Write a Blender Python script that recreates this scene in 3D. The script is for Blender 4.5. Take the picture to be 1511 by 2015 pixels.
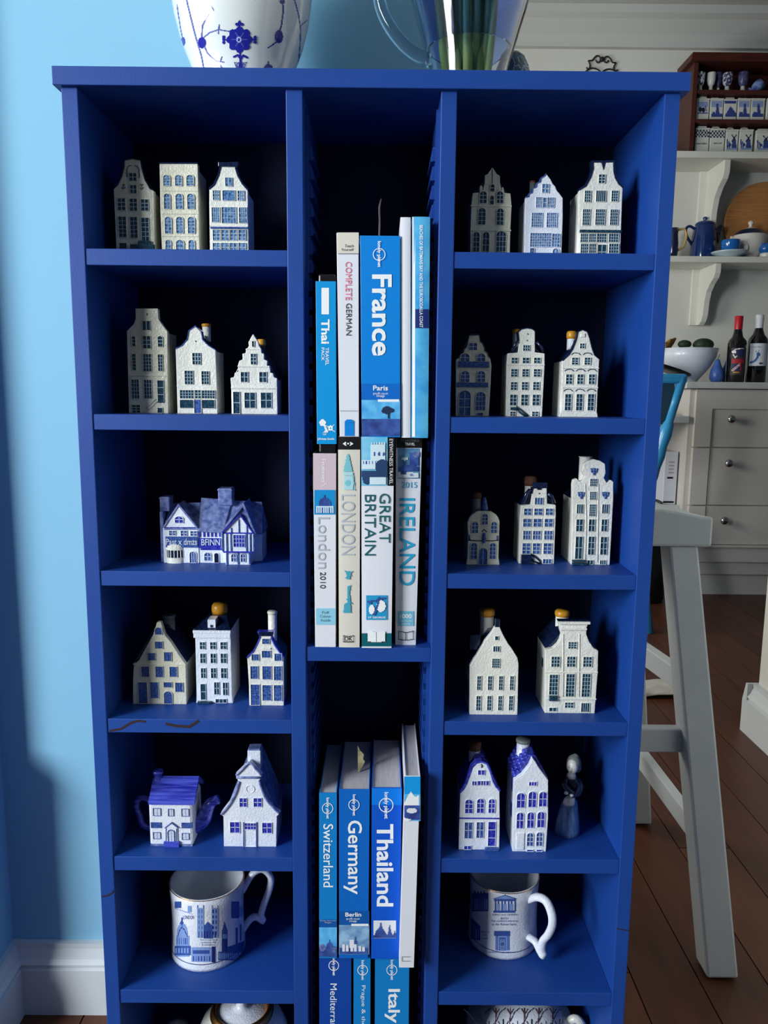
import bpy, bmesh, math, random
from mathutils import Vector, Matrix
from mathutils.bvhtree import BVHTree
random.seed(7)
for o in list(bpy.data.objects): bpy.data.objects.remove(o)
SC = bpy.context.scene
COL = SC.collection
# ---------------------------------------------------------------- camera
F = 1550.0
CAM = Vector((.014, -.8288, .909))
yaw, pit, rol = .0029, -.1509, .009
FW = Vector((math.sin(yaw)*math.cos(pit), math.cos(yaw)*math.cos(pit), math.sin(pit)))
R0 = Vector((math.cos(yaw), -math.sin(yaw), 0)); U0 = R0.cross(FW)
RT = R0*math.cos(rol) + U0*math.sin(rol); UP = -R0*math.sin(rol) + U0*math.cos(rol)
cd = bpy.data.cameras.new('camera'); cam = bpy.data.objects.new('camera', cd); COL.objects.link(cam)
cd.sensor_fit = 'VERTICAL'; cd.sensor_height = 36.0; cd.lens = F/2015*36.0; cd.clip_start = .02
cam.matrix_world = Matrix(((RT.x, UP.x, -FW.x, CAM.x), (RT.y, UP.y, -FW.y, CAM.y), (RT.z, UP.z, -FW.z, CAM.z), (0, 0, 0, 1)))
SC.camera = cam
# ---------------------------------------------------------------- light
SC.view_settings.view_transform = 'Standard'; SC.view_settings.look = 'None'
SC.view_settings.gamma = 1.0; SC.view_settings.exposure = 0.0; SC.view_settings.use_curve_mapping = False
w = bpy.data.worlds.new('world'); SC.world = w; w.use_nodes = True
bg = w.node_tree.nodes['Background']; bg.inputs[0].default_value = (.55, .75, 1.0, 1); bg.inputs[1].default_value = .08
def area(name, loc, target, sx, sy, power, col):
    l = bpy.data.lights.new(name, 'AREA'); l.shape = 'RECTANGLE'; l.size = sx; l.size_y = sy
    l.energy = power; l.color = col
    o = bpy.data.objects.new(name, l); COL.objects.link(o); o.location = loc
    o.rotation_euler = (Vector(target)-Vector(loc)).to_track_quat('-Z', 'Y').to_euler()
    return o
area('window_daylight', (-2.6, -1.35, 1.5), (0, -.1, 1.15), 1.9, 1.25, 265, (.90, .96, 1.0))
area('kitchen_daylight', (-1.2, 1.75, 1.2), (1.2, 2.5, .5), 1.2, .9, 46, (1.0, .97, .91))
# ---------------------------------------------------------------- pixel helpers (directions from the photo)
def ray(px, py): return FW + RT*((px-755.5)/F) + UP*((1007.5-py)/F)
def onY(px, py, Y):
    d = ray(px, py); return CAM + d*((Y-CAM.y)/d.y)
def onZ(px, py, Z):
    d = ray(px, py); return CAM + d*((Z-CAM.z)/d.z)
CROP = dict(A=(200, 290, 4.722), B=(230, 590, 4.444), C=(290, 940, 6.044), D=(240, 1170, 4.444), E=(250, 1450, 4.579),
            F=(900, 290, 4.317), G=(880, 620, 4.722), H=(900, 880, 4.579), I=(890, 1180, 4.874), J=(880, 1440, 5.037),
            K=(600, 380, 4.0286), L=(600, 850, 4.382), M=(590, 1300, 2.817), N=(1280, 290, 4.287), P=(0, 0, 1.0),
            Q=(1300, 560, 7.161), R=(1330, 90, 8.348), S=(1000, 90, 6.296), T=(310, 1690, 5.596), V=(880, 1690, 5.596), W=(1280, 720, 4.2))
def cp(c, x, y): a = CROP[c]; return a[0]+x/a[2], a[1]+y/a[2]
def cY(c, x, y, Y): return onY(*cp(c, x, y), Y)
# ---------------------------------------------------------------- materials
def lin(c): return tuple((v/255/12.92 if v <= 10 else ((v/255+.055)/1.055)**2.4) for v in c)
MATS = {}
def mat(name, rgb, rough=.5, rgb2=None, scale=40, metal=0, spec=.5, bump=0, bscale=200, coat=0, trans=0, ior=1.45, stretch=None, lo=.35, hi=.65):
    if name in MATS: return MATS[name]
    m = bpy.data.materials.new(name); m.use_nodes = True; nt = m.node_tree; b = nt.nodes['Principled BSDF']
    b.inputs['Base Color'].default_value = (*lin(rgb), 1); b.inputs['Roughness'].default_value = rough
    b.inputs['Metallic'].default_value = metal; b.inputs['Specular IOR Level'].default_value = spec
    b.inputs['Coat Weight'].default_value = coat; b.inputs['Coat Roughness'].default_value = .08
    b.inputs['Transmission Weight'].default_value = trans; b.inputs['IOR'].default_value = ior
    tc = nt.nodes.new('ShaderNodeTexCoord'); mp = nt.nodes.new('ShaderNodeMapping'); nt.links.new(tc.outputs['Object'], mp.inputs[0])
    if stretch: mp.inputs['Scale'].default_value = stretch
    if rgb2 is not None:
        n = nt.nodes.new('ShaderNodeTexNoise'); n.inputs['Scale'].default_value = scale; n.inputs['Detail'].default_value = 4
        nt.links.new(mp.outputs[0], n.inputs['Vector'])
        r = nt.nodes.new('ShaderNodeValToRGB'); r.color_ramp.elements[0].position = lo; r.color_ramp.elements[1].position = hi
        r.color_ramp.elements[0].color = (*lin(rgb), 1); r.color_ramp.elements[1].color = (*lin(rgb2), 1)
        nt.links.new(n.outputs['Fac'], r.inputs[0]); nt.links.new(r.outputs[0], b.inputs['Base Color'])
    if bump:
        n = nt.nodes.new('ShaderNodeTexNoise'); n.inputs['Scale'].default_value = bscale; n.inputs['Detail'].default_value = 3
        nt.links.new(mp.outputs[0], n.inputs['Vector'])
        u = nt.nodes.new('ShaderNodeBump'); u.inputs['Strength'].default_value = bump; u.inputs['Distance'].default_value = .002
        nt.links.new(n.outputs['Fac'], u.inputs['Height']); nt.links.new(u.outputs[0], b.inputs['Normal'])
    MATS[name] = m; return m
M = dict(
    paint=mat('blue_paint', (18, 61, 138), .5, (21, 66, 146), 6, bump=.05, bscale=500),
    wall=mat('pale_blue_wall_paint', (130, 184, 212), .8, (133, 187, 214), 3, bump=.06, bscale=300),
    white_wall=mat('cream_wall_paint', (206, 206, 198), .8, (210, 210, 203), 3, bump=.05, bscale=200),
    ceil=mat('ceiling_paint', (190, 192, 188), .9),
    trim=mat('white_gloss_trim', (196, 202, 204), .4, (203, 208, 209), 5),
    cream=mat('cream_cabinet_paint', (206, 202, 195), .45, (210, 206, 200), 4),
    wood=mat('jarrah_floor', (70, 37, 21), .42, (88, 47, 27), 9, stretch=(6, .7, 1), bump=.1, bscale=60, lo=.3, hi=.7),
    wood2=mat('jarrah_floor_light', (76, 41, 23), .42, (93, 51, 30), 9, stretch=(6, .7, 1), bump=.1, bscale=60, lo=.3, hi=.7),
    wood3=mat('jarrah_floor_dark', (67, 35, 20), .42, (84, 44, 25), 9, stretch=(6, .7, 1), bump=.1, bscale=60, lo=.3, hi=.7),
    gap=mat('floor_gap', (20, 12, 8), .9),
    glaze=mat('white_glaze', (222, 222, 212), .22, (232, 232, 224), 60, coat=.4, bump=.4, bscale=420),
    glazec=mat('cream_glaze', (212, 210, 190), .25, (224, 222, 204), 60, coat=.4, bump=.4, bscale=420),
    glazeb=mat('bluish_white_glaze', (218, 225, 238), .2, (228, 233, 244), 60, coat=.4, bump=.35, bscale=420),
    teal=mat('dark_teal_glaze', (14, 34, 48), .2, (44, 82, 104), 700, coat=.4),
    mid=mat('mid_blue_glaze', (38, 76, 128), .2, (112, 152, 196), 500, coat=.4),
    denim=mat('denim_blue_glaze', (34, 60, 124), .2, (74, 104, 170), 500, coat=.4),
    cobalt=mat('cobalt_glaze', (24, 24, 138), .2, (62, 72, 190), 450, coat=.4),
    navy=mat('navy_glaze', (12, 20, 44), .18, (24, 38, 74), 250, coat=.5),
    streak=mat('streaked_cobalt_glaze', (34, 38, 150), .2, (84, 98, 212), 300, coat=.5, stretch=(.08, 1, 1)),
    cobroof=mat('cobalt_roof_glaze', (26, 28, 130), .2, (74, 86, 206), 220, coat=.5),
    slate=mat('slate_blue_glaze', (78, 94, 150), .25, (132, 146, 194), 160, coat=.4),
    pale=mat('pale_bar_glaze', (176, 196, 206), .25),
    palec=mat('pale_blue_bar_glaze', (196, 206, 226), .25),
    yellow=mat('yellow_wax', (208, 148, 40), .35, (190, 128, 30), 90),
    cork=mat('brown_cork', (104, 66, 46), .8, (84, 52, 36), 300),
    gray=mat('grey_cap', (120, 128, 126), .5),
    red=mat('red_wax', (120, 48, 40), .5),
    black=mat('black_plastic', (16, 16, 18), .35),
    iron=mat('black_iron', (14, 13, 13), .5),
    pages=mat('paper_pages', (196, 192, 196), .9, (170, 166, 172), 220, stretch=(14, .2, 1)),
    white=mat('white_print', (236, 238, 240), .5),
    chrome=mat('polished_metal', (190, 190, 190), .15, metal=1),
    gold=mat('gold_gilding', (206, 146, 82), .32, metal=1),
    lid=mat('stool_white_paint', (196, 202, 204), .5, (204, 208, 208), 8),
    hutch=mat('red_brown_wood', (64, 27, 19), .5, (80, 35, 25), 10, stretch=(1, 1, 8)),
    board=mat('pale_timber', (168, 112, 62), .5, (186, 128, 74), 8, stretch=(1, 1, 14)),
    enamel=mat('blue_enamel', (14, 42, 98), .12, (18, 48, 106), 30, coat=.6),
    enamel2=mat('bright_blue_enamel', (24, 98, 176), .12, coat=.6),
    ink=mat('mug_blue_ink', (56, 84, 160), .3), ink2=mat('mug_light_ink', (128, 156, 212), .3), ink3=mat('mug_dark_ink', (34, 44, 112), .3),
)
# ---------------------------------------------------------------- object helpers
class MB:
    def __init__(s): s.v = []; s.f = []; s.m = []; s.cur = 0
    def add(s, vs, fs):
        n = len(s.v); s.v += [tuple(v) for v in vs]; s.f += [tuple(i+n for i in f) for f in fs]; s.m += [s.cur]*len(fs); return s
    def slot(s, i): s.cur = i; return s
    def box(s, x0, x1, y0, y1, z0, z1):
        return s.add([(x0, y0, z0), (x1, y0, z0), (x1, y1, z0), (x0, y1, z0), (x0, y0, z1), (x1, y0, z1), (x1, y1, z1), (x0, y1, z1)],
                     [(3, 2, 1, 0), (4, 5, 6, 7), (0, 1, 5, 4), (1, 2, 6, 5), (2, 3, 7, 6), (3, 0, 4, 7)])
    def hexa(s, front, back):   # two quads listed BL,BR,TR,TL
        return s.add(list(front)+list(back), [(0, 1, 2, 3), (7, 6, 5, 4), (1, 0, 4, 5), (2, 1, 5, 6), (3, 2, 6, 7), (0, 3, 7, 4)])
    def prism(s, pts, y0, y1):  # (x,z) outline extruded along y
        n = len(pts); vs = [(p[0], y0, p[1]) for p in pts]+[(p[0], y1, p[1]) for p in pts]
        return s.add(vs, [tuple(range(n)), tuple(range(2*n-1, n-1, -1))]+[(i, i+n, (i+1) % n+n, (i+1) % n) for i in range(n)])
    def prismX(s, pts, x0, x1):  # (y,z) outline extruded along x
        n = len(pts); vs = [(x0, p[0], p[1]) for p in pts]+[(x1, p[0], p[1]) for p in pts]
        return s.add(vs, [tuple(range(n)), tuple(range(2*n-1, n-1, -1))]+[(i, i+n, (i+1) % n+n, (i+1) % n) for i in range(n)])
    def prismZ(s, pts, z0, z1):
        n = len(pts); vs = [(p[0], p[1], z0) for p in pts]+[(p[0], p[1], z1) for p in pts]
        return s.add(vs, [tuple(range(n)), tuple(range(2*n-1, n-1, -1))]+[(i, i+n, (i+1) % n+n, (i+1) % n) for i in range(n)])
    def ribbon(s, pts, a, b, y0, y1, closed=False):  # strip between offsets a and b of an (x,z) polyline
        P = offset(pts, a, closed); Q = offset(pts, b, closed); n = len(pts); m = n if closed else n-1
        vs = []
        for p, q in zip(P, Q): vs += [(p[0], y0, p[1]), (q[0], y0, q[1]), (q[0], y1, q[1]), (p[0], y1, p[1])]
        fs = []
        for i in range(m):
            A = 4*i; B = 4*((i+1) % n)
            for k in range(4): fs.append((A+k, A+(k+1) % 4, B+(k+1) % 4, B+k))
        if not closed: fs += [(3, 2, 1, 0), (4*n-4, 4*n-3, 4*n-2, 4*n-1)]
        return s.add(vs, fs)
    def lathe(s, prof, c, n=32, sx=1, sy=1, a0=0, a1=2*math.pi):   # (r,z) profile round a vertical axis
        full = abs(a1-a0-2*math.pi) < 1e-6; k = n if full else n+1; vs = []; fs = []
        for r, z in prof:
            for i in range(k):
                a = a0+(a1-a0)*i/n; vs.append((c[0]+r*sx*math.cos(a), c[1]+r*sy*math.sin(a), c[2]+z))
        for j in range(len(prof)-1):
            for i in range(n):
                i2 = (i+1) % k; fs.append((j*k+i, j*k+i2, (j+1)*k+i2, (j+1)*k+i))
        return s.add(vs, fs)
    def tube(s, path, rad, n=8, flat=1.0, cap=True):
        path = [Vector(p) for p in path]; L = len(path); rad = rad if isinstance(rad, (list, tuple)) else [rad]*L
        vs = []; up = None
        for i, p in enumerate(path):
            t = (path[min(i+1, L-1)]-path[max(i-1, 0)]).normalized()
            if up is None: up = Vector((0, 1, 0)) if abs(t.y) < .9 else Vector((1, 0, 0))
            a = up-t*up.dot(t); a.normalize(); b = t.cross(a); up = a
            for k in range(n):
                g = 2*math.pi*k/n; vs.append(p+(a*math.cos(g)*flat+b*math.sin(g))*rad[i])
        fs = [(i*n+k, i*n+(k+1) % n, (i+1)*n+(k+1) % n, (i+1)*n+k) for i in range(L-1) for k in range(n)]
        if cap: fs += [tuple(range(n-1, -1, -1)), tuple(range((L-1)*n, L*n))]
        return s.add(vs, fs)
    def ball(s, c, rx, ry=None, rz=None, n=16, rot=None):
        ry = ry or rx; rz = rz or rx; vs = []; fs = []; m = n//2
        for j in range(m+1):
            t = math.pi*j/m
            for i in range(n):
                a = 2*math.pi*i/n; v = Vector((rx*math.sin(t)*math.cos(a), ry*math.sin(t)*math.sin(a), rz*math.cos(t)))
                if rot: v = rot @ v
                vs.append(Vector(c)+v)
        for j in range(m):
            for i in range(n): fs.append((j*n+i, (j+1)*n+i, (j+1)*n+(i+1) % n, j*n+(i+1) % n))
        return s.add(vs, fs)
    def bvh(s): return BVHTree.FromPolygons([Vector(v) for v in s.v], s.f)
    def mesh(s, name, mats, org=(0, 0, 0), smooth=False):
        me = bpy.data.meshes.new(name); o = Vector(org)
        me.from_pydata([Vector(v)-o for v in s.v], [], s.f)
        for m in (mats if isinstance(mats, (list, tuple)) else [mats]): me.materials.append(m)
        me.polygons.foreach_set('material_index', s.m)
        bm = bmesh.new(); bm.from_mesh(me); bmesh.ops.remove_doubles(bm, verts=bm.verts, dist=1e-6)
        bmesh.ops.recalc_face_normals(bm, faces=bm.faces); bm.to_mesh(me); bm.free()
        if smooth: me.shade_smooth()
        return me
    def build(s, name, mats, parent=None, org=None, smooth=False, bevel=0, angle=None):
        root = parent
        while root is not None and root.parent: root = root.parent
        og = Vector(root.location) if root is not None else Vector(org or (0, 0, 0))
        o = bpy.data.objects.new(name, s.mesh(name, mats, og, smooth)); COL.objects.link(o)
        if parent is not None: o.parent = parent
        else: o.location = og
        if bevel:
            b = o.modifiers.new('bevel', 'BEVEL'); b.width = bevel; b.segments = 2; b.limit_method = 'ANGLE'; b.angle_limit = math.radians(angle or 35)
        return o
def offset(pts, d, closed):
    n = len(pts); out = []
    for i, p in enumerate(pts):
        a = pts[(i-1) % n] if (closed or i > 0) else p; b = pts[(i+1) % n] if (closed or i < n-1) else p
        def nrm(u, v):
            dx, dz = v[0]-u[0], v[1]-u[1]; L = math.hypot(dx, dz)
            return (0, 0) if L < 1e-9 else (-dz/L, dx/L)
        n1 = nrm(a, p); n2 = nrm(p, b); sx, sz = n1[0]+n2[0], n1[1]+n2[1]; L = math.hypot(sx, sz)
        if L < 1e-6: out.append(p); continue
        sx /= L; sz /= L; c = max(.5, sx*(n2[0] or n1[0])+sz*(n2[1] or n1[1])) if (n1 != (0, 0) and n2 != (0, 0)) else 1
        out.append((p[0]+sx*d/c, p[1]+sz*d/c))
    return out
def tag(o, label, cat, group=None, kind=None):
    o['label'] = label; o['category'] = cat
    if group: o['group'] = group
    if kind: o['kind'] = kind
    return o
def struct(o): o['kind'] = 'structure'; return o
def thing(name, label, cat, loc, group=None):
    o = bpy.data.objects.new(name, None); COL.objects.link(o); o.location = loc; o.empty_display_size = .02
    return tag(o, label, cat, group)
def sweep_round(pts, k=3):   # Catmull-Rom smoothing of a path
    pts = [Vector(p) for p in pts]; out = []
    for i in range(len(pts)-1):
        p0 = pts[max(i-1, 0)]; p1 = pts[i]; p2 = pts[i+1]; p3 = pts[min(i+2, len(pts)-1)]
        for j in range(k):
            t = j/k; out.append(.5*((2*p1)+(p2-p0)*t+(2*p0-5*p1+4*p2-p3)*t*t+(3*p1-p0-3*p2+p3)*t**3))
    return out+[pts[-1]]
# lettering (built-in font)
TX = {}
def text2d(s, bold=0.0, sp=1.0):
    k = (s, bold, sp)
    if k in TX: return TX[k]
    c = bpy.data.curves.new('t', 'FONT'); c.body = s; c.resolution_u = 3; c.offset = bold; c.space_character = sp
    c.align_x = 'CENTER'; c.space_line = .9
    o = bpy.data.objects.new('t', c); COL.objects.link(o); bpy.context.view_layer.update()
    me = bpy.data.meshes.new_from_object(o.evaluated_get(bpy.context.evaluated_depsgraph_get()))
    V = [(v.co.x, v.co.y) for v in me.vertices]; Fc = [tuple(p.vertices) for p in me.polygons]
    bpy.data.objects.remove(o); bpy.data.curves.remove(c); bpy.data.meshes.remove(me)
    x0 = min(v[0] for v in V); x1 = max(v[0] for v in V); y0 = min(v[1] for v in V); y1 = max(v[1] for v in V)
    TX[k] = ([((x-x0)/(x1-x0), (y-y0)/(y1-y0)) for x, y in V], Fc); return TX[k]
def lettering(parent, s, box, mapper, m, rot=False, bold=0.0, sp=1.0, name='lettering'):
    V, Fc = text2d(s, bold, sp); x0, y0, x1, y1 = box; mb = MB(); vs = []
    for a, b in V:
        px, py = (x0+b*(x1-x0), y0+a*(y1-y0)) if rot else (x0+a*(x1-x0), y1-b*(y1-y0))
        vs.append(mapper(px, py))
    mb.add(vs, Fc); return mb.build(name, m, parent)
class Bmp:   # flat print drawn on a fine grid of cells, laid on a surface by a mapper
    def __init__(s, box, cell): s.box = box; s.c = cell; s.nx = int((box[2]-box[0])/cell); s.ny = int((box[3]-box[1])/cell); s.g = {}
    def cells(s):
        for j in range(s.ny):
            for i in range(s.nx): yield i, j, s.box[0]+(i+.5)*s.c, s.box[1]+(j+.5)*s.c
    def fill(s, fn, t):
        for i, j, x, y in s.cells():
            if fn(x, y): s.g[(i, j)] = t
        return s
    def rect(s, x0, y0, x1, y1, t): return s.fill(lambda x, y: x0 <= x <= x1 and y0 <= y <= y1, t)
    def poly(s, pts, t):
        def ins(x, y):
            c = False; n = len(pts)
            for k in range(n):
                (ax, ay), (bx, by) = pts[k], pts[(k+1) % n]
                if (ay > y) != (by > y) and x < (bx-ax)*(y-ay)/(by-ay)+ax: c = not c
            return c
        return s.fill(ins, t)
    def disc(s, cx, cy, rx, ry, t): return s.fill(lambda x, y: ((x-cx)/rx)**2+((y-cy)/ry)**2 <= 1, t)
    def line(s, pts, w, t):
        def near(x, y):
            for (ax, ay), (bx, by) in zip(pts[:-1], pts[1:]):
                dx, dy = bx-ax, by-ay; L = dx*dx+dy*dy or 1e-9; u = max(0, min(1, ((x-ax)*dx+(y-ay)*dy)/L))
                if (x-ax-u*dx)**2+(y-ay-u*dy)**2 <= w*w/4: return True
            return False
        return s.fill(near, t)
    def build(s, name, mats, mapper, parent):
        mb = MB(); idx = {}; 
        def vid(i, j):
            if (i, j) not in idx:
                p = mapper(s.box[0]+i*s.c, s.box[1]+j*s.c); idx[(i, j)] = None if p is None else len(mb.v)
                if p is not None: mb.v.append(tuple(p))
            return idx[(i, j)]
        for (i, j), t in s.g.items():
            q = [vid(i, j), vid(i, j+1), vid(i+1, j+1), vid(i+1, j)]
            if None in q: continue
            mb.f.append(tuple(q)); mb.m.append(t)
        return mb.build(name, mats, parent)
def surf_mapper(mb, off=.0003):
    t = mb.bvh()
    def mp(px, py):
        d = ray(px, py).normalized(); h = t.ray_cast(CAM, d)
        return None if h[0] is None else h[0]-d*off
    return mp
def plane_mapper(Y): return lambda px, py: onY(px, py, Y)
def cplane(c, Y): return lambda x, y: onY(*cp(c, x, y), Y)
# ================================================================ STRUCTURE
Z0 = -.491
WY = .223; CEIL = 2.70
KY = 3.265     # kitchen wall
LX = -.522
def sbox(name, m, *a, bevel=0): return struct(MB().box(*a).build(name, m, bevel=bevel))
sbox('wall_back', M['wall'], LX-.02, .12, WY, WY+.12, 0, CEIL)
struct(MB().prismX([(WY+.12, 0), (.128, 0), (.128, .42), (.172, .42), (.172, CEIL), (WY+.12, CEIL)], LX-.1, LX).build('wall_left', M['wall']))  # stepped free end is made up, to shape the shade cast on wall_back
sbox('wall_kitchen', M['white_wall'], -1.4, 3.6, KY, KY+.1, 0, CEIL)
sbox('wall_right', M['white_wall'], 1.035, 1.16, -.9, 1.2, 0, CEIL)
sbox('wall_window', M['white_wall'], -2.75, -2.65, -2.6, .2, 0, CEIL)
sbox('wall_side', M['white_wall'], -1.4, -1.3, .33, KY, 0, CEIL)
sbox('ceiling', M['ceil'], -2.75, 3.6, -1.2, KY+.1, CEIL, CEIL+.05)
# windows that give the daylight (frames round the two openings)
def window_frame(name, x, y0, y1, z0, z1):
    mb = MB(); t = .06
    for a in ((y0, y1, z0-t, z0), (y0, y1, z1, z1+t), (y0-t, y0, z0-t, z1+t), (y1, y1+t, z0-t, z1+t), ((y0+y1)/2-.02, (y0+y1)/2+.02, z0, z1)):
        mb.box(x, x+.05, a[0], a[1], a[2], a[3])
    return struct(mb.build(name, M['trim'], org=(x, (y0+y1)/2, z0)))
window_frame('window_1', -2.65, -2.3, -.4, .87, 2.13)
window_frame('window_2', -1.3, 1.15, 2.35, .75, 1.65)
# floor with its boards
fl = struct(MB().box(-2.75, 3.6, -1.3, KY, -.06, -.018).build('floor', M['gap']))
pw = .104; k = 0
pm = {}
for i in range(-26, 34):
    x = i*pw; y = -1.3-((i*37) % 11)*.15; 
    while y < KY:
        L = 1.5+((i*13+k*7) % 5)*.25; ya = max(y, -1.3); yb = min(y+L, KY)
        if yb-ya > .03:
            key = (round(yb-ya, 3), k % 3)
            if key not in pm: pm[key] = MB().box(0, pw-.0022, 0, yb-ya-.0022, -.018, 0).mesh('floor_board', [M['wood'], M['wood2'], M['wood3']][k % 3])
            o = bpy.data.objects.new('floor_board', pm[key]); COL.objects.link(o); o.parent = fl; o.location = (x, ya, 0)
        y += L; k += 1
# skirting boards
def skirt(name, m, axis, a0, a1, w, d, h=.118, th=.018):
    prof = [(0, 0), (th, 0), (th, h*.66), (th*.82, h*.68), (th*.82, h*.715), (th*.98, h*.74), (th*.75, h*.80), (th*.5, h*.93), (th*.5, h), (0, h)]
    mb = MB()
    if axis == 'x': mb.prismX([(w+d*p[0], p[1]) for p in prof], a0, a1)
    else: mb.prism([(w+d*p[0], p[1]) for p in prof], a0, a1)
    return struct(mb.build(name, m))
skirt('baseboard_back', M['trim'], 'x', LX, .12, WY, -1, .109)
skirt('baseboard_left', M['trim'], 'y', .128, WY, LX, 1, .1098)
skirt('baseboard_right', M['trim'], 'y', -.9, 1.2, 1.035, -1, .14, .03)
struct(MB().prismX([(1.2, 0), (1.225, 0), (1.225, .09), (1.22, .105), (1.21, .14), (1.2, .14)], 1.005, 1.17).build('baseboard_end', M['trim']))
# cornice
cz = [onY(1300, 95, KY-.02).z, onY(1300, 40, KY-.13).z]
struct(MB().prismX([(KY, cz[0]), (KY-.03, cz[0]), (KY-.03, cz[0]+.02), (KY-.05, cz[0]+.05), (KY-.10, CEIL-.05), (KY-.13, CEIL-.035), (KY-.13, CEIL), (KY, CEIL)], -1.3, 3.6).build('trim_1', M['ceil']))
# ================================================================ BOOKCASE
X = dict(TL=-.3111, Lo=-.305, Li=-.2888, LDl=-.0841, LDr=-.0675, RDl=.0691, RDr=.0848, Ri=.2894, Ro=.305, TR=.3124)
ZS = {k: v+Z0 for k, v in dict(TT=1.7112, TB=1.6938, S1t=1.5415, S1b=1.5252, S2t=1.3747, S2b=1.3584, S3t=1.2069, S3b=1.1906, S4t=1.0391, S4b=1.0231,
      S5t=.8736, S5b=.8563, S6t=.7039, S6b=.6868, Ct=1.1235, Cb=1.1075).items()}
ZS['S7t'] = ZS['S6t']-.168; ZS['S7b'] = ZS['S7t']-.016
DEP = .178
bc = thing('bookcase', 'tall navy blue painted bookcase with three columns of open compartments', 'bookcase', (0, .09, 0))
PB = M['paint']
def bpart(n, *a, bv=.0008): return MB().box(*a).build(n, PB, bc, bevel=bv)
bpart('top_board', X['TL'], X['TR'], -.006, DEP+.006, ZS['TB'], ZS['TT'])
for a, b in (('Lo', 'Li'), ('Ri', 'Ro')): bpart('side_panel', X[a], X[b], 0, DEP, 0, ZS['TB'])
for a, b in (('LDl', 'LDr'), ('RDl', 'RDr')): bpart('divider', X[a], X[b], 0, DEP, .03, ZS['TB'])
for i in range(1, 8):
    for a, b in (('Li', 'LDl'), ('RDr', 'Ri')): bpart('shelf', X[a], X[b], .0012, DEP-.004, ZS[f'S{i}b'], ZS[f'S{i}t'], bv=.0006)
ZC2 = .045
bpart('shelf', X['LDr'], X['RDl'], .0015, DEP-.004, ZS['Cb'], ZS['Ct'], bv=.0006)
ZB = .06
bpart('shelf', X['LDr'], X['RDl'], .0015, DEP-.004, ZB-.016, ZB, bv=.0006)
bpart('plinth', X['Li'], X['Ri'], .004, .02, 0, ZS['S7b'] if ZS['S7b'] < .03 else .028)
MB().box(X['Li'], X['Ri'], DEP-.004, DEP, .03, ZS['TB']).build('back_panel', mat('shade_darkened_back_board', (9, 20, 54), .7), bc)  # board colour set darker than the blue paint to carry the compartments' shade
# slotted rails inside the middle column
fm = {}
for side, x0, dx in (('r', X['RDl'], -1), ('l', X['LDr'], 1)):
    rail = MB().box(min(x0, x0+dx*.003), max(x0, x0+dx*.003), .022, .028, ZB+.01, ZS['TB']-.01)
    rail.box(min(x0, x0+dx*.0012), max(x0, x0+dx*.0012), .028, .15, ZB+.01, ZS['TB']-.01)
    ro = rail.build('slotted_rail', PB, bc)
    z = ZS['TB']-.045
    fin = MB()
    p = [(.026, 0), (.14, 0), (.14, -.0035), (.06, -.004), (.042, -.010), (.030, -.0125), (.026, -.0015)]
    fin.prismX(p, min(0, dx*.006), max(0, dx*.006))
    fmesh = fin.mesh('fin', PB)
    while z > ZB+.03:
        if not (ZS['Cb']-.002 < z < ZS['Ct']+.014):
            o = bpy.data.objects.new('fin', fmesh); COL.objects.link(o); o.parent = ro; o.location = (x0-bc.location.x, -bc.location.y, z-bc.location.z)
        z -= .0188
# chipped scratches in the paint
dk = mat('bare_dark_scratch', (44, 26, 30), .8)
def scratch(px_pts, w, Y):
    pts = [(onY(x, y, Y).x, onY(x, y, Y).z) for x, y in px_pts]
    MB().ribbon(pts, -w, w, Y-.0004, Y+.001).build('scratch', dk, bc)
scratch([(216, 1438), (238, 1434), (258, 1422), (272, 1418), (286, 1420)], .0012, .0012)
scratch([(326, 1424), (345, 1428), (372, 1430), (385, 1422), (391, 1418)], .0015, .0012)
scratch([(200, 1764), (212, 1762), (221, 1757), (222, 1752)], .0008, 0)
scratch([(1213, 1827), (1225, 1829), (1237, 1831)], .0006, 0)
# ================================================================ CERAMIC HOUSES
def wstyle(st, wd, ht):
    arch = 'a' in st; c, r = None, None
    d = [int(ch) for ch in st if ch.isdigit()]
    if len(d) >= 2: c, r = d[0], d[1]
    else: c = 2; r = max(2, min(5, round(2*ht/wd)))
    return arch, c, r
def window(parent, x0, x1, z0, z1, Y, st, pane, bar, frame, name='window'):
    arch, c, r = wstyle(st, x1-x0, z1-z0); w = x1-x0; mb = MB()
    if arch:
        h = min(w*.42, (z1-z0)*.4); pts = [(x0, z0), (x1, z0), (x1, z1-h)]+[(x0+w/2+w/2*math.cos(t), z1-h+h*math.sin(t)) for t in [math.pi*k/6 for k in range(1, 6)]]+[(x0, z1-h)]
    else: pts = [(x0, z0), (x1, z0), (x1, z1), (x0, z1)]
    mb.slot(0).prism(pts, Y-.0002, Y+.002)
    if 'n' not in st:
        t = .00022 if max(c, r) > 3 else .00034
        for k in range(1, c): xx = x0+w*k/c; mb.slot(1).box(xx-t, xx+t, Y-.0005, Y, z0, z1-(0 if not arch else h*.25))
        for k in range(1, r): zz = z0+(z1-z0)*k/r; mb.slot(1).box(x0, x1, Y-.0005, Y, zz-t, zz+t)
    mb.slot(2).ribbon(pts, 0, -(.0009 if 'f' in st else .0006), Y-.0010, Y+.002, True)
    return mb.build(name, [pane, bar, frame], parent)
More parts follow.
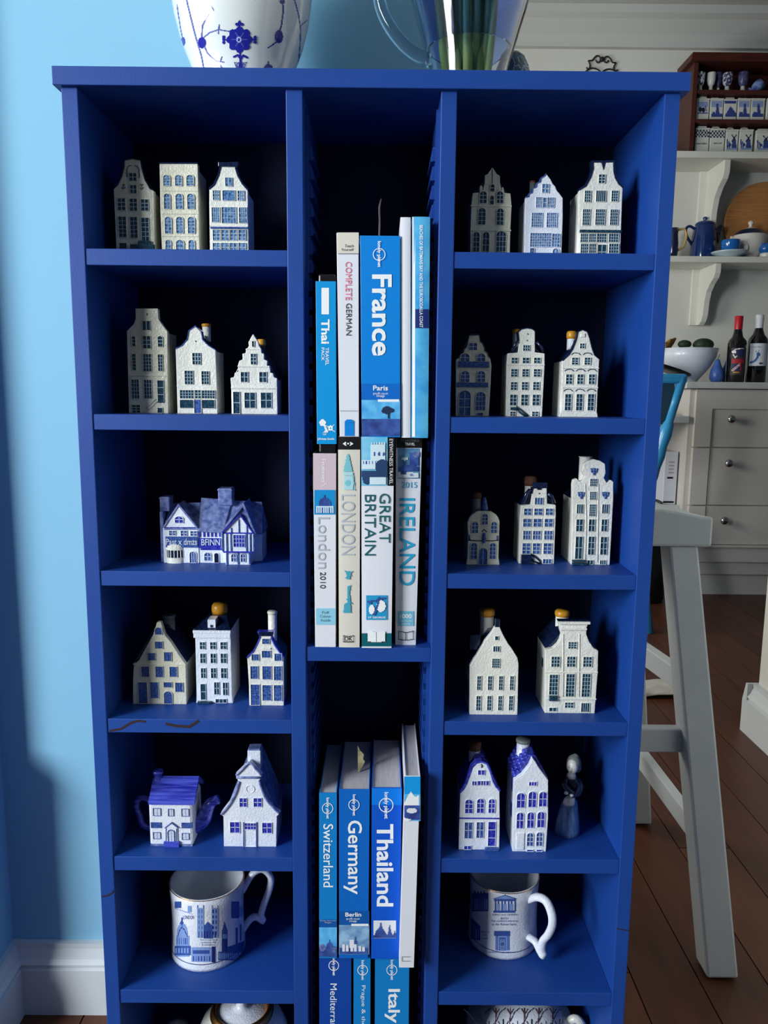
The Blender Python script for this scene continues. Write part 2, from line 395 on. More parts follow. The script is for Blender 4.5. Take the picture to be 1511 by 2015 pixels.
def house(c, name, label, sil, wins, base, Y=None, dep=.046, wh='glaze', pane='teal', bar='pale', sh=None, roof=None, roofmat='navy', cop=None, neck=None, bands=(), lines=(), group=None, slab=.007, stage=None):
    if Y is None: Y = onZ(*cp(c, *sil[0]), base).y
    pts = [cY(c, x, y, Y) for x, y in sil]; pts = [(p.x, p.z) for p in pts]
    pts[0] = (pts[0][0], base); pts[-1] = (pts[-1][0], base)
    xm = sum(p[0] for p in pts)/len(pts)
    t = thing(name, label, 'figurine', (xm, Y+dep/2, base), group)
    xl = min(pts[0][0], pts[1][0]); xr = max(pts[-1][0], pts[-2][0])
    zt = max(p[1] for p in pts); zs = cY(c, sil[0][0], sh, Y).z if sh else zt-.004
    mb = MB().prism(pts[::-1], Y, Y+slab); mb.box(xl+.0012, xr-.0012, Y+slab*.6, Y+dep, base, zs)
    mb.build('body', M[wh], t, bevel=.0006, angle=50)
    if roof is not None:     # ridge height above the shoulder as a share of the gable
        zr = zs+(zt-zs)*roof; xc = (xl+xr)/2; hw = (xr-xl)*.10
        mb = MB().prism([(xr-.0004, zs-.0006), (xc+hw, zr), (xc-hw, zr), (xl+.0004, zs-.0006)], Y+slab+.0002, Y+dep+.0004)
        mb.build('roof', M[roofmat], t, bevel=.0006)
    if cop:
        i0, i1, wd, cm = cop
        MB().ribbon(pts[i0:i1+1], -.0002, wd, Y-.0006, Y+slab+.001).build('coping', M[cm], t)
    for wdw in wins:
        x0, y0, x1, y1 = wdw[:4]; st = wdw[4] if len(wdw) > 4 else ''
        a = cY(c, x0, (y0+y1)/2, Y); b = cY(c, x1, (y0+y1)/2, Y); top = cY(c, (x0+x1)/2, y0, Y).z; bot = max(base+.0006, cY(c, (x0+x1)/2, y1, Y).z)
        if top-bot < .0015: continue
        window(t, a.x, b.x, bot, top, Y, st, M[wdw[5] if len(wdw) > 5 else pane], M[bar], M[wh], 'door' if 'd' in st else 'window')
    for x0, y0, x1, y1, cm, pr in bands:
        a = cY(c, x0, (y0+y1)/2, Y); b = cY(c, x1, (y0+y1)/2, Y); top = cY(c, (x0+x1)/2, y0, Y).z; bot = max(base, cY(c, (x0+x1)/2, y1, Y).z)
        MB().box(a.x, b.x, Y-pr, Y+.002, bot, top).build('ledge', M[cm], t, bevel=.0003)
    for pl, r, cm in lines:
        MB().tube([cY(c, x, y, Y-.0003) for x, y in pl], r, 6).build('ornament', M[cm], t, smooth=True)
    if neck:                 # (x0, top, x1, neck top, neck material, stopper material)
        x0, y0, x1, y1, nm, sm = neck; Yn = Y+dep*.62
        a = cY(c, x0, y0, Yn); b = cY(c, x1, y0, Yn); r = (b.x-a.x)/2; zt2 = cY(c, x0, y1, Yn).z
        MB().lathe([(r*.92, zs-base-.002), (r*.92, zt2-base), (r*.7, zt2-base+.0005), (0, zt2-base+.0005)], ((a.x+b.x)/2, Yn, base), 20).build('neck', M[nm], t, smooth=True)
        h = a.z-zt2
        MB().lathe([(0, -.0002), (r*.98, 0), (r*1.06, h*.3), (r*1.04, h*.75), (r*.85, h), (0, h*1.05)], ((a.x+b.x)/2, Yn, zt2), 20).build('stopper', M[sm], t, smooth=True)
    return t, Y, pts
def G(xs, ys, st=''): return [(a, c, b, d, st) for (c, d) in ys for (a, b) in xs]
GR = 'ceramic canal houses on the shelves'
Y1 = .05
# --- top left compartment
house('A', 'canal_house', 'dim cream ceramic canal house with bell gable and painted scrolls', [(135, 940), (120, 600), (110, 388), (150, 352), (190, 268), (210, 185), (213, 122), (290, 108), (360, 122), (372, 200), (402, 305), (450, 388), (486, 404), (488, 600), (495, 940)],
      [(150, 475, 220, 585), (262, 478, 330, 590), (368, 485, 435, 590), (160, 645, 230, 835), (268, 648, 333, 840), (373, 655, 440, 870, 'd'), (165, 890, 235, 965, 'n'), (258, 240, 325, 312), (265, 352, 325, 428)],
      ZS['S1t'], Y1, wh='glazec', sh=395, roof=.8, cop=(2, 12, .0007, 'navy'), group=GR,
      bands=[(275, 905, 495, 990, 'teal', .004), (345, 870, 460, 905, 'teal', .003)],
      lines=[([(235, 275), (237, 200), (250, 172), (275, 168)], .0004, 'teal'), ([(350, 285), (348, 205), (332, 178), (305, 168)], .0004, 'teal'),
             ([(195, 345), (215, 345), (200, 360), (218, 375), (195, 385), (190, 370)], .0005, 'teal'), ([(355, 345), (385, 345), (365, 362), (390, 375), (370, 390), (358, 375)], .0005, 'teal')])
house('A', 'canal_house', 'flat-topped cream ceramic canal house with twelve arched windows', [(560, 955), (545, 600), (537, 152), (893, 152), (902, 600), (910, 955)],
      G([(575, 635), (685, 745), (790, 855)], [(258, 358)], 'a24')+G([(582, 637), (690, 752), (798, 860)], [(432, 573)], 'a24')+G([(590, 650), (695, 757), (803, 865)], [(647, 800)], 'a25')+G([(597, 645), (695, 765), (810, 865)], [(862, 1010)], 'a24'),
      ZS['S1t'], Y1, pane='mid', wh='glazec', group=GR, cop=(2, 3, .0012, 'navy'), bands=[(545, 390, 898, 408, 'glazec', .0007), (552, 605, 905, 622, 'glazec', .0007), (560, 815, 905, 830, 'glazec', .0007)])
house('A', 'canal_house', 'white ceramic canal house with navy bell gable above glazed shop front', [(1005, 960), (1000, 560), (1000, 392), (1050, 348), (1088, 265), (1108, 190), (1105, 155), (1255, 150), (1240, 195), (1262, 265), (1305, 342), (1357, 400), (1363, 760), (1365, 960)],
      [(1150, 283, 1212, 362, '21'), (1035, 402, 1092, 490, '33'), (1125, 402, 1240, 495, 'n'), (1265, 405, 1325, 495, '33'), (1025, 560, 1097, 695, '43'), (1118, 558, 1250, 705, '53'), (1278, 560, 1350, 705, '43')]+G([(1035, 1100), (1115, 1180), (1195, 1257), (1275, 1340)], [(768, 865), (890, 1010)], '23'),
      ZS['S1t'], Y1, pane='mid', sh=400, roof=.7, cop=(2, 11, .0016, 'navy'), group=GR, bands=[(1010, 742, 1362, 758, 'denim', .002), (1085, 140, 1270, 182, 'navy', .0015), (1005, 722, 1362, 740, 'glaze', .001)])
# --- top right compartment
house('F', 'canal_house', 'dim white ceramic canal house with pointed stepped gable and pinnacles', [(110, 890), (110, 700), (118, 490), (130, 387), (187, 383), (190, 330), (203, 320), (213, 332), (215, 370), (232, 300), (232, 238), (255, 226), (297, 168), (335, 226), (360, 240), (362, 300), (376, 370), (378, 338), (390, 338), (400, 386), (450, 391), (460, 495), (450, 700), (445, 890)],
      [(190, 375, 247, 475, 'a23'), (335, 375, 388, 475, 'a23'), (277, 412, 308, 485, 'a12'), (280, 315, 313, 375, 'a12'), (178, 517, 237, 657, 'a24'), (335, 520, 390, 660, 'a24'), (133, 720, 185, 930, 'a25'), (213, 720, 267, 940, 'ad24'), (330, 712, 410, 930, 'a35')],
      ZS['S1t'], Y1, wh='glazec', sh=400, roof=.75, group=GR, bands=[(112, 490, 460, 505, 'glazec', .001), (108, 698, 455, 712, 'glazec', .001)], lines=[([(297, 185), (297, 310)], .0003, 'teal')])
house('F', 'canal_house', 'white ceramic canal house with stepped-edge gable and pale blue windows', [(570, 890), (572, 560), (578, 427), (607, 420), (610, 396), (635, 388), (640, 350), (670, 340), (678, 305), (705, 295), (712, 262), (735, 250), (755, 225), (775, 250), (790, 270), (810, 310), (830, 330), (845, 368), (866, 390), (895, 430), (895, 600), (885, 890)],
      [(720, 313, 775, 387, '22'), (668, 425, 720, 512, '43'), (728, 430, 757, 512, '12'), (765, 428, 820, 512, '43'), (630, 558, 718, 678, '55'), (758, 558, 842, 678, '55'), (618, 730, 795, 845, '95'), (805, 735, 868, 845, '34'), (615, 858, 650, 940, 'n'), (808, 860, 860, 940, 'ad22')],
      ZS['S1t'], Y1, pane='mid', bar='palec', wh='glazeb', sh=435, roof=.6, cop=(2, 12, .0008, 'denim'), neck=(612, 285, 665, 300, 'gray', 'red'), group=GR)
house('F', 'canal_house', 'tall white ceramic canal house with notched navy neck gable and dark shop front', [(1035, 895), (1030, 440), (1035, 365), (1092, 330), (1135, 250), (1155, 180), (1152, 128), (1225, 128), (1240, 188), (1255, 128), (1325, 125), (1325, 200), (1340, 262), (1368, 312), (1405, 346), (1400, 440), (1385, 895)],
      [(1200, 232, 1252, 305), (1080, 370, 1130, 465, '34'), (1177, 370, 1258, 462, '51'), (1308, 370, 1362, 460, '34'), (1063, 528, 1123, 662, '45'), (1172, 528, 1250, 660, '55'), (1297, 530, 1360, 660, '45')]+G([(1045, 1108), (1118, 1175), (1185, 1265), (1285, 1365)], [(735, 806)], '43')+[(1045, 820, 1108, 950, '45'), (1118, 820, 1175, 950, '45'), (1190, 828, 1262, 950, 'd22'), (1285, 820, 1365, 950, '45')],
      ZS['S1t'], Y1, sh=365, roof=.7, cop=(2, 14, .0018, 'navy'), group=GR, bands=[(1035, 703, 1392, 726, 'teal', .0022)])
# --- second left compartment
house('B', 'canal_house', 'tallest narrow cream ceramic canal house with outside stair and square neck gable', [(105, 1000), (95, 640), (85, 272), (145, 212), (163, 165), (160, 75), (358, 75), (365, 170), (400, 222), (442, 276), (445, 640), (450, 1000)],
      [(225, 185, 290, 265, '21'), (133, 318, 163, 405, 'a13'), (228, 318, 295, 425, '23'), (360, 318, 400, 410, 'a13'), (135, 475, 167, 615, '15'), (232, 475, 302, 625, '35'), (362, 478, 400, 622, '25'), (130, 697, 195, 862, '35'), (240, 700, 305, 862, '35'), (358, 705, 410, 890, 'd13'), (135, 920, 205, 1020, '23'), (358, 945, 400, 1020, 'n')],
      ZS['S2t'], Y1, wh='glazec', sh=280, roof=.55, group=GR, bands=[(98, 655, 448, 668, 'glazec', .0008), (355, 888, 415, 900, 'teal', .001)], lines=[([(255, 945), (300, 905), (340, 868)], .0006, 'glazec'), ([(265, 965), (315, 925), (350, 890)], .0006, 'glazec'), ([(262, 118), (264, 136)], .0005, 'teal')])
house('B', 'canal_house', 'white ceramic canal house with pointed bell gable and wide dark shop windows', [(530, 1000), (520, 640), (513, 430), (570, 402), (618, 345), (630, 272), (685, 232), (735, 278), (748, 350), (800, 402), (862, 440), (875, 760), (880, 1000)],
      [(662, 465, 732, 565, '33'), (595, 620, 665, 738, '34'), (742, 625, 805, 738, '34'), (553, 790, 672, 862, '53'), (685, 790, 735, 862, '23'), (745, 792, 858, 862, '53'), (553, 875, 672, 945, 'n'), (745, 875, 855, 948, 'n'), (678, 872, 738, 1010, 'dn', 'denim')],
      ZS['S2t'], Y1, sh=445, roof=.7, cop=(2, 10, .0007, 'denim'), neck=(742, 208, 822, 236, 'glaze', 'yellow'), group=GR, lines=[([(683, 360), (689, 364)], .0007, 'teal')])
house('B', 'canal_house', 'small low white ceramic house with stepped gable and two square shop windows', [(1003, 1010), (1000, 780), (993, 682), (1025, 675), (1030, 637), (1063, 628), (1056, 577), (1070, 532), (1100, 522), (1097, 470), (1124, 466), (1130, 427), (1155, 412), (1150, 370), (1190, 298), (1235, 366), (1243, 402), (1260, 427), (1265, 465), (1286, 472), (1287, 522), (1315, 532), (1312, 577), (1337, 582), (1342, 637), (1366, 642), (1372, 676), (1400, 687), (1400, 760), (1405, 1010)],
      [(1172, 472, 1218, 565, '23'), (1085, 632, 1145, 718, '22f'), (1247, 632, 1308, 720, '22f'), (1020, 805, 1075, 1010, 'd12f'), (1118, 812, 1210, 945, '22f'), (1260, 812, 1350, 945, '22f'), (1183, 360, 1200, 410, 'an')],
      ZS['S2t'], Y1, sh=690, roof=.8, roofmat='navy', neck=(1225, 345, 1300, 405, 'cork', 'yellow'), group=GR, bands=[(998, 762, 1402, 778, 'glaze', .0009), (1056, 576, 1336, 588, 'glaze', .0008), (1125, 428, 1262, 437, 'glaze', .0006)])
# --- second right compartment
house('G', 'canal_house', 'dim ceramic canal house with stepped gable and two blue balconies', [(78, 945), (78, 660), (80, 412), (108, 398), (115, 372), (150, 350), (158, 318), (178, 300), (190, 252), (205, 190), (298, 185), (310, 250), (330, 265), (345, 300), (350, 335), (375, 350), (382, 382), (400, 402), (410, 470), (402, 660), (385, 945)],
      [(205, 262, 275, 325, '22'), (125, 358, 205, 430, 'a22'), (278, 358, 350, 430, 'a22'), (125, 520, 205, 622, 'a23'), (278, 520, 350, 622, 'a23'), (108, 700, 215, 950, 'ad23'), (265, 715, 352, 885, 'a34'), (278, 908, 330, 960, 'n')],
      ZS['S2t'], Y1, pane='denim', wh='glazec', sh=412, roof=1.08, cop=(2, 17, .0008, 'navy'), group=GR, bands=[(105, 432, 388, 488, 'denim', .002), (92, 627, 378, 670, 'denim', .002)])
house('G', 'canal_house', 'white ceramic canal house with rounded neck gable and front staircase', [(545, 945), (552, 460), (562, 355), (658, 348), (666, 240), (658, 158), (690, 132), (740, 122), (790, 132), (815, 152), (815, 345), (905, 356), (905, 460), (880, 945)],
      [(705, 280, 765, 332, '32')]+G([(597, 653), (700, 760), (805, 862)], [(397, 447)], '22')+G([(593, 650), (697, 755), (803, 865)], [(503, 572)], '23')+G([(590, 645), (692, 748), (797, 853)], [(623, 695)], '23')+G([(583, 642), (687, 748), (792, 855)], [(740, 838)], '23')+[(585, 898, 632, 960), (787, 898, 845, 940)],
      ZS['S2t'], Y1, sh=358, roof=.42, cop=(4, 9, .0008, 'navy'), neck=(605, 130, 690, 172, 'glaze', 'yellow'), group=GR, bands=[(585, 855, 645, 882, 'teal', .003), (550, 458, 905, 468, 'glaze', .0008)],
      lines=[([(640, 850), (690, 885), (750, 935)], .0012, 'teal'), ([(640, 880), (690, 915), (730, 945)], .0012, 'teal'), ([(742, 175), (748, 177)], .0008, 'teal'), ([(738, 235), (742, 237)], .0008, 'teal'), ([(600, 330), (640, 260), (655, 245)], .0016, 'navy'), ([(830, 250), (870, 290), (895, 340)], .0016, 'navy')])
house('G', 'canal_house', 'white ceramic canal house with dotted window arches and yellow stopper', [(1040, 950), (1060, 880), (1065, 465), (1072, 425), (1095, 402), (1130, 372), (1165, 318), (1190, 255), (1203, 215), (1215, 155), (1255, 138), (1300, 158), (1320, 215), (1340, 300), (1365, 372), (1414, 412), (1410, 455), (1390, 890), (1400, 950)],
      [(1232, 265, 1275, 308, '22'), (1158, 397, 1215, 460, '23f'), (1275, 397, 1328, 460, '23f')]+G([(1103, 1160), (1208, 1262), (1315, 1370)], [(552, 640)], '23f')+G([(1093, 1148), (1198, 1255), (1305, 1362)], [(735, 885)], '24f'),
      ZS['S2t'], Y1, sh=425, roof=.6, cop=(3, 14, .0006, 'navy'), neck=(1112, 150, 1205, 222, 'glazeb', 'yellow'), group=GR, bands=[(1068, 488, 1410, 498, 'glaze', .0008), (1066, 668, 1402, 678, 'glaze', .0008), (1240, 170, 1278, 205, 'glaze', .001)],
      lines=[([(a, b+18), (a+18, b+4), (a+42, b), (a+68, b+4), (a+85, b+20)], .00045, 'teal') for a, b in ((1152, 350), (1260, 350), (1090, 502), (1195, 502), (1303, 502), (1080, 688), (1190, 688), (1295, 688))])
# --- third right compartment
t, Yc, _ = house('H', 'ceramic_chapel', 'small cream ceramic chapel with rounded gable, pointed windows and roof statue', [(78, 1058), (90, 990), (96, 800), (90, 682), (108, 635), (130, 608), (180, 577), (300, 577), (350, 608), (368, 635), (380, 668), (376, 800), (370, 990), (380, 1058)],
      [(222, 600, 272, 695, 'a23'), (130, 672, 185, 772, 'a23'), (303, 672, 355, 772, 'a23'), (120, 862, 175, 1005, 'a24'), (290, 862, 343, 1005, 'a24'), (193, 908, 268, 1056, 'ad21')],
      ZS['S3t'], None, pane='denim', wh='glazec', sh=690, roof=1.0, neck=(128, 405, 215, 460, 'gray', 'cork'), group=GR, lines=[([(98, 838), (170, 842), (225, 842)], .0006, 'navy'), ([(255, 842), (310, 844), (370, 838)], .0006, 'navy'), ([(220, 762), (240, 742), (265, 762)], .0006, 'navy'), ([(108, 790), (110, 835)], .001, 'denim'), ([(358, 795), (360, 838)], .001, 'denim')])
mbs = [MB(), MB()]
for (x, y, r) in ((245, 545, .0042), (243, 515, .0036), (243, 490, .003), (243, 468, .0022), (240, 790, .0022), (240, 820, .0026), (238, 845, .0022)):
    p = cY('H', x, y, Yc+(.004 if y < 600 else -.0005)); mbs[y > 600].ball(p, r, r*.8, r*1.2, 10)
mbs[0].build('roof_statue', M['denim'], t, smooth=True); mbs[1].build('niche_statue', M['denim'], t, smooth=True)
house('H', 'canal_house', 'ceramic canal house with navy mansard neck gable, corked neck and front stair', [(553, 1050), (563, 640), (575, 525), (660, 517), (672, 420), (680, 372), (718, 368), (722, 382), (752, 382), (756, 368), (805, 366), (808, 510), (886, 520), (886, 625), (870, 1050)],
      [(697, 455, 768, 515, '31')]+G([(600, 665), (692, 765), (795, 860)], [(553, 610)], '22')+G([(592, 662), (685, 757), (785, 857)], [(645, 715)], '22')+G([(592, 658), (680, 748), (782, 855)], [(753, 830)], '32')+G([(585, 655), (678, 743), (775, 848)], [(865, 960)], '23')+[(770, 1008, 845, 1048, '31')],
      ZS['S3t'], None, pane='denim', sh=525, roof=.9, cop=(4, 10, .0012, 'navy'), neck=(605, 262, 712, 345, 'glaze', 'cork'), group=GR, bands=[(570, 962, 660, 1050, 'navy', .004), (680, 318, 808, 362, 'navy', .001)],
      lines=[([(655, 962), (700, 985), (745, 1025), (748, 1048)], .0014, 'navy'), ([(660, 1005), (690, 1030), (735, 1045)], .0012, 'navy'), ([(732, 415), (737, 418)], .0009, 'navy'), ([(590, 500), (620, 420), (655, 380)], .0022, 'navy'), ([(815, 420), (850, 440), (872, 505)], .0022, 'navy')])
house('H', 'canal_house', 'tallest white ceramic canal house with volute gable and three painted tulips', [(1022, 1058), (1035, 650), (1035, 335), (1043, 295), (1075, 282), (1098, 308), (1128, 302), (1146, 258), (1122, 215), (1138, 150), (1180, 122), (1230, 108), (1285, 122), (1330, 150), (1336, 232), (1320, 278), (1346, 322), (1384, 296), (1405, 312), (1405, 470), (1372, 1058)],
      [(1195, 285, 1255, 350, '43'), (1192, 402, 1250, 472, '44'), (1075, 515, 1130, 595, '31'), (1188, 515, 1245, 620, '45'), (1303, 515, 1358, 595, '31')]+G([(1070, 1128), (1183, 1235), (1297, 1348)], [(650, 757)], '22')+[(1062, 805, 1122, 1005, 'd22'), (1178, 805, 1232, 967, '23'), (1288, 808, 1345, 967, '23'), (1170, 1018, 1220, 1056, '21'), (1283, 1018, 1335, 1056, '31')],
      ZS['S3t'], None, dep=.055, sh=470, roof=.3, neck=(1095, 82, 1215, 90, 'glaze', 'glaze'), group=GR, bands=[(1028, 1012, 1150, 1028, 'teal', .003), (1028, 1034, 1152, 1056, 'teal', .005)],
      lines=sum([[([(x, y+62), (x, y+25)], .0013, 'denim'), ([(x-28, y+2), (x-20, y+35), (x, y+50), (x+22, y+35), (x+30, y+2)], .0009, 'denim'), ([(x, y+40), (x-8, y)], .0008, 'denim'), ([(x, y+40), (x+8, y)], .0008, 'denim')] for x, y in ((1230, 188), (1115, 402), (1332, 402))], [])+[([(1150, 330), (1160, 700), (1150, 1040)], .0005, 'glaze'), ([(1270, 330), (1265, 700), (1262, 1040)], .0005, 'glaze')])
# --- fourth left compartment
house('D', 'canal_house', 'wide cream ceramic gable house with plain blue windows and arched door', [(95, 957), (95, 760), (100, 640), (110, 607), (150, 572), (220, 442), (272, 352), (305, 242), (340, 240), (372, 350), (430, 422), (520, 562), (556, 610), (560, 720), (565, 957)],
      [(290, 285, 350, 348, 'an'), (290, 410, 357, 470, '21'), (225, 510, 292, 575, '21'), (370, 502, 433, 580, '21'), (170, 628, 240, 718, '22'), (295, 628, 360, 720, '22'), (418, 630, 482, 718, '22'), (145, 765, 222, 950, 'dn'), (250, 765, 318, 905, '22'), (367, 765, 437, 810, 'n'), (468, 768, 533, 850, '33'), (370, 845, 440, 953, 'adn')],
      ZS['S4t'], None, dep=.052, pane='denim', bar='denim', wh='glazec', sh=610, roof=.8, neck=(357, 175, 465, 190, 'gray', 'gray'), group=GR, bands=[(98, 605, 558, 616, 'glazec', .0008)])
t, Yc, _ = house('D', 'canal_house', 'white ceramic town house with cornice, navy hipped roof, dormer and yellow stopper', [(650, 948), (652, 880), (640, 380), (625, 378), (620, 310), (950, 315), (950, 375), (962, 880), (970, 948)],
      G([(683, 727), (773, 820), (863, 912)], [(415, 475)], '22')+G([(687, 730), (777, 822), (865, 913)], [(515, 597)], '22')+G([(693, 733), (780, 823), (868, 915)], [(642, 728)], '22')+[(690, 780, 732, 918, 'd12'), (808, 765, 850, 872, '22'), (885, 768, 925, 878, '22'), (820, 912, 915, 946, '31')],
      ZS['S4t'], None, dep=.055, wh='glazeb', sh=318, neck=(787, 75, 918, 160, 'navy', 'yellow'), group=GR, bands=[(622, 312, 952, 335, 'glazeb', .002), (626, 335, 948, 378, 'glazeb', .0012), (665, 928, 782, 946, 'teal', .004)])
a = cY('D', 622, 312, Yc); b = cY('D', 948, 312, Yc); xc = (a.x+b.x)/2; hz = cY('D', 800, 170, Yc+.03).z
mb = MB(); q0 = [(a.x, Yc, a.z), (b.x, Yc, a.z), (b.x, Yc+.055, a.z), (a.x, Yc+.055, a.z)]; q1 = [(xc-.008, Yc+.022, hz), (xc+.013, Yc+.022, hz), (xc+.013, Yc+.04, hz), (xc-.008, Yc+.04, hz)]
mb.add(q0+q1, [(0, 1, 5, 4), (1, 2, 6, 5), (2, 3, 7, 6), (3, 0, 4, 7), (4, 5, 6, 7), (3, 2, 1, 0)]).build('roof', M['navy'], t)
mb = MB(); p = cY('D', 750, 300, Yc+.004); q = cY('D', 816, 220, Yc+.004); mb.box(p.x, q.x, Yc+.004, Yc+.02, p.z, q.z)
mb.slot(1).box(p.x+.003, q.x-.003, Yc+.0035, Yc+.006, p.z+.002, q.z-.006); mb.build('dormer', [M['glazeb'], M['teal']], t)
house('D', 'canal_house', 'slim white ceramic house with cobalt edged bell gable and quarter round windows', [(1113, 970), (1110, 800), (1095, 557), (1150, 502), (1185, 432), (1212, 372), (1195, 332), (1315, 332), (1303, 380), (1330, 440), (1380, 512), (1413, 552), (1415, 970)],
      [(1225, 490, 1300, 550, '31'), (1135, 520, 1198, 575, '31'), (1335, 515, 1398, 578, '31'), (1125, 625, 1190, 735, '31'), (1230, 625, 1305, 740, '21'), (1330, 625, 1395, 748, '31'), (1128, 785, 1205, 965, 'd24'), (1230, 790, 1305, 925, '24'), (1330, 790, 1397, 928, '24'), (1228, 385, 1290, 430, '22')],
      ZS['S4t'], None, pane='denim', bar='mid', sh=562, roof=.6, cop=(2, 11, .0011, 'cobroof'), neck=(1272, 140, 1357, 165, 'glaze', 'glazec'), group=GR, bands=[(1195, 325, 1318, 362, 'navy', .001), (1222, 462, 1302, 478, 'glaze', .0012)])
# --- fourth right compartment
t, Yc, pts = house('I', 'canal_house', 'broad white ceramic warehouse house with eight slim windows and yellow ringed neck', [(165, 1103), (168, 640), (205, 572), (225, 548), (290, 442), (310, 400), (380, 312), (405, 266), (455, 266), (475, 312), (490, 345), (540, 432), (570, 470), (625, 560), (635, 622), (625, 1088)],
      [(410, 350, 440, 385, 'n'), (393, 445, 452, 497, '31'), (382, 565, 452, 652, '44')]+G([(238, 273), (342, 380), (447, 483), (553, 588)], [(732, 865)], '24f')+G([(230, 270), (335, 373), (440, 475), (543, 580)], [(922, 1060)], '24f'),
      ZS['S4t'], None, dep=.052, sh=632, roof=.82, neck=(265, 88, 405, 152, 'glaze', 'yellow'), group=GR)
p = cY('I', 410, 270, Yc+.003); q = cY('I', 457, 185, Yc+.003)
MB().box(p.x, q.x, Yc+.001, Yc+.008, p.z-.004, q.z).build('chimney', M['navy'], t, bevel=.001)
xl = pts[0][0]
for k, (y0, y1, z0, z1) in enumerate([(.008, .016, .012, .032), (.024, .032, .012, .032), (.038, .046, .012, .032), (.008, .016, .042, .062), (.024, .032, .042, .062), (.038, .046, .042, .062)]):
    MB().box(xl-.0002, xl+.004, Yc+y0, Yc+y1, ZS['S4t']+z0, ZS['S4t']+z1).build('window', M['teal'], t)
MB().box(xl-.0005, xl+.012, Yc+.012, Yc+.034, ZS['S4t']+.072, ZS['S4t']+.09).build('dormer', M['navy'], t, bevel=.001)
t, Yc, pts = house('I', 'canal_house', 'broad white ceramic house with swept neck gable, heavy cornice and tall grid windows', [(885, 1088), (890, 700), (890, 482), (962, 468), (1010, 425), (1032, 385), (1045, 335), (1030, 290), (1015, 207), (1320, 207), (1286, 270), (1286, 332), (1310, 400), (1358, 468), (1400, 490), (1395, 700), (1365, 1083)],
      [(1112, 405, 1190, 468, '33f'), (950, 545, 1028, 642, '33f'), (1100, 545, 1178, 642, '33f'), (1255, 548, 1335, 642, '33f'), (930, 718, 1010, 910, '35f'), (1090, 712, 1170, 928, '36f'), (1243, 710, 1320, 930, '36f'), (928, 1035, 997, 1068, '21'), (1080, 985, 1160, 1035, '32'), (1235, 990, 1312, 1075, 'd41')],
      ZS['S4t'], None, dep=.055, sh=485, roof=.75, neck=(988, 98, 1122, 155, 'glaze', 'yellow'), group=GR, cop=(8, 9, .0008, 'navy'), bands=[(1018, 207, 1318, 230, 'glaze', .003), (1032, 268, 1288, 288, 'glaze', .002), (888, 945, 1380, 958, 'glaze', .001), (925, 915, 1003, 965, 'teal', .003), (890, 690, 1396, 702, 'glaze', .0008)],
      lines=[([(1062, 330), (1062, 930)], .0006, 'glaze'), ([(1218, 330), (1214, 930)], .0006, 'glaze')])
xl = pts[0][0]; MB().box(xl-.0002, xl+.003, Yc+.018, Yc+.026, ZS['S4t']+.048, ZS['S4t']+.058).build('window', M['teal'], t)
# --- fifth right compartment
house('J', 'canal_house', 'white ceramic house with rounded cobalt gable, corked neck and blue band', [(113, 1168), (120, 870), (130, 605), (165, 565), (190, 522), (220, 440), (250, 352), (290, 312), (340, 302), (390, 322), (425, 400), (450, 490), (480, 545), (517, 590), (520, 850), (515, 1170)],
      [(305, 378, 370, 425, '21'), (248, 488, 288, 528, '21'), (303, 485, 330, 528, 'n'), (337, 485, 378, 528, '21'), (388, 485, 413, 528, 'n'), (178, 668, 250, 805, 'a23'), (295, 660, 362, 803, 'a23'), (410, 663, 470, 803, 'a23'), (172, 895, 245, 1055, '22', 'denim'), (290, 893, 357, 1050, '22', 'denim'), (405, 890, 475, 1130, 'd13'), (168, 1128, 235, 1167, '21')],
      ZS['S5t'], None, pane='cobalt', bar='palec', wh='glazeb', sh=600, roof=1.0, roofmat='cobroof', cop=(2, 13, .0016, 'cobroof'), neck=(212, 90, 335, 172, 'glazeb', 'cork'), group=GR, bands=[(118, 850, 520, 862, 'cobalt', .0009), (370, 1140, 505, 1170, 'denim', .003)], lines=[([(335, 320), (345, 340), (338, 355)], .0008, 'navy')])
t, Yc, pts = house('J', 'canal_house', 'white ceramic house with pointed gable and cobalt tiled roof with bare neck', [(645, 1187), (650, 800), (660, 482), (740, 430), (775, 385), (810, 342), (845, 262), (875, 300), (905, 355), (940, 402), (1000, 482), (1000, 850), (977, 1187)],
      [(810, 495, 885, 532, '31'), (690, 605, 768, 750, 'a22'), (805, 590, 880, 745, 'a22'), (910, 592, 985, 738, 'a22'), (688, 798, 752, 955, 'a22'), (793, 795, 858, 950, 'a22'), (893, 790, 962, 945, 'a22'), (790, 1000, 850, 1130, 'a23', 'denim'), (883, 993, 943, 1130, 'a23', 'denim'), (790, 1166, 850, 1184, 'n'), (885, 1166, 940, 1184, 'n')],
      ZS['S5t'], None, dep=.055, pane='cobalt', bar='palec', wh='glazeb', sh=485, roof=1.0, roofmat='cobroof', neck=(685, 65, 822, 100, 'glazeb', 'gray'), group=GR, bands=[(682, 1000, 760, 1165, 'glazeb', .0012)])
xl, xr = pts[0][0], pts[-1][0]
zs = cY('J', 645, 485, Yc).z; zt = cY('J', 845, 262, Yc).z; xc = (xl+xr)/2
for r in range(5):       # rows of roof tiles on the left slope
    for k in range(6):
        u = (r+.5)/5; x = xl+(xc-xl)*u*.82; z = zs+(zt-zs)*u; y = Yc+.009+k*.0078
        MB().ball((x, y, z), .0032, .0042, .0026, 8).build('roof_tile', M['cobroof'], t, smooth=True)
for (y0, y1, z0, z1) in ((.012, .022, .036, .052), (.012, .022, .068, .086)):
    MB().box(xl-.0002, xl+.003, Yc+y0, Yc+y1, ZS['S5t']+z0, ZS['S5t']+z1).build('window', M['cobalt'], t)
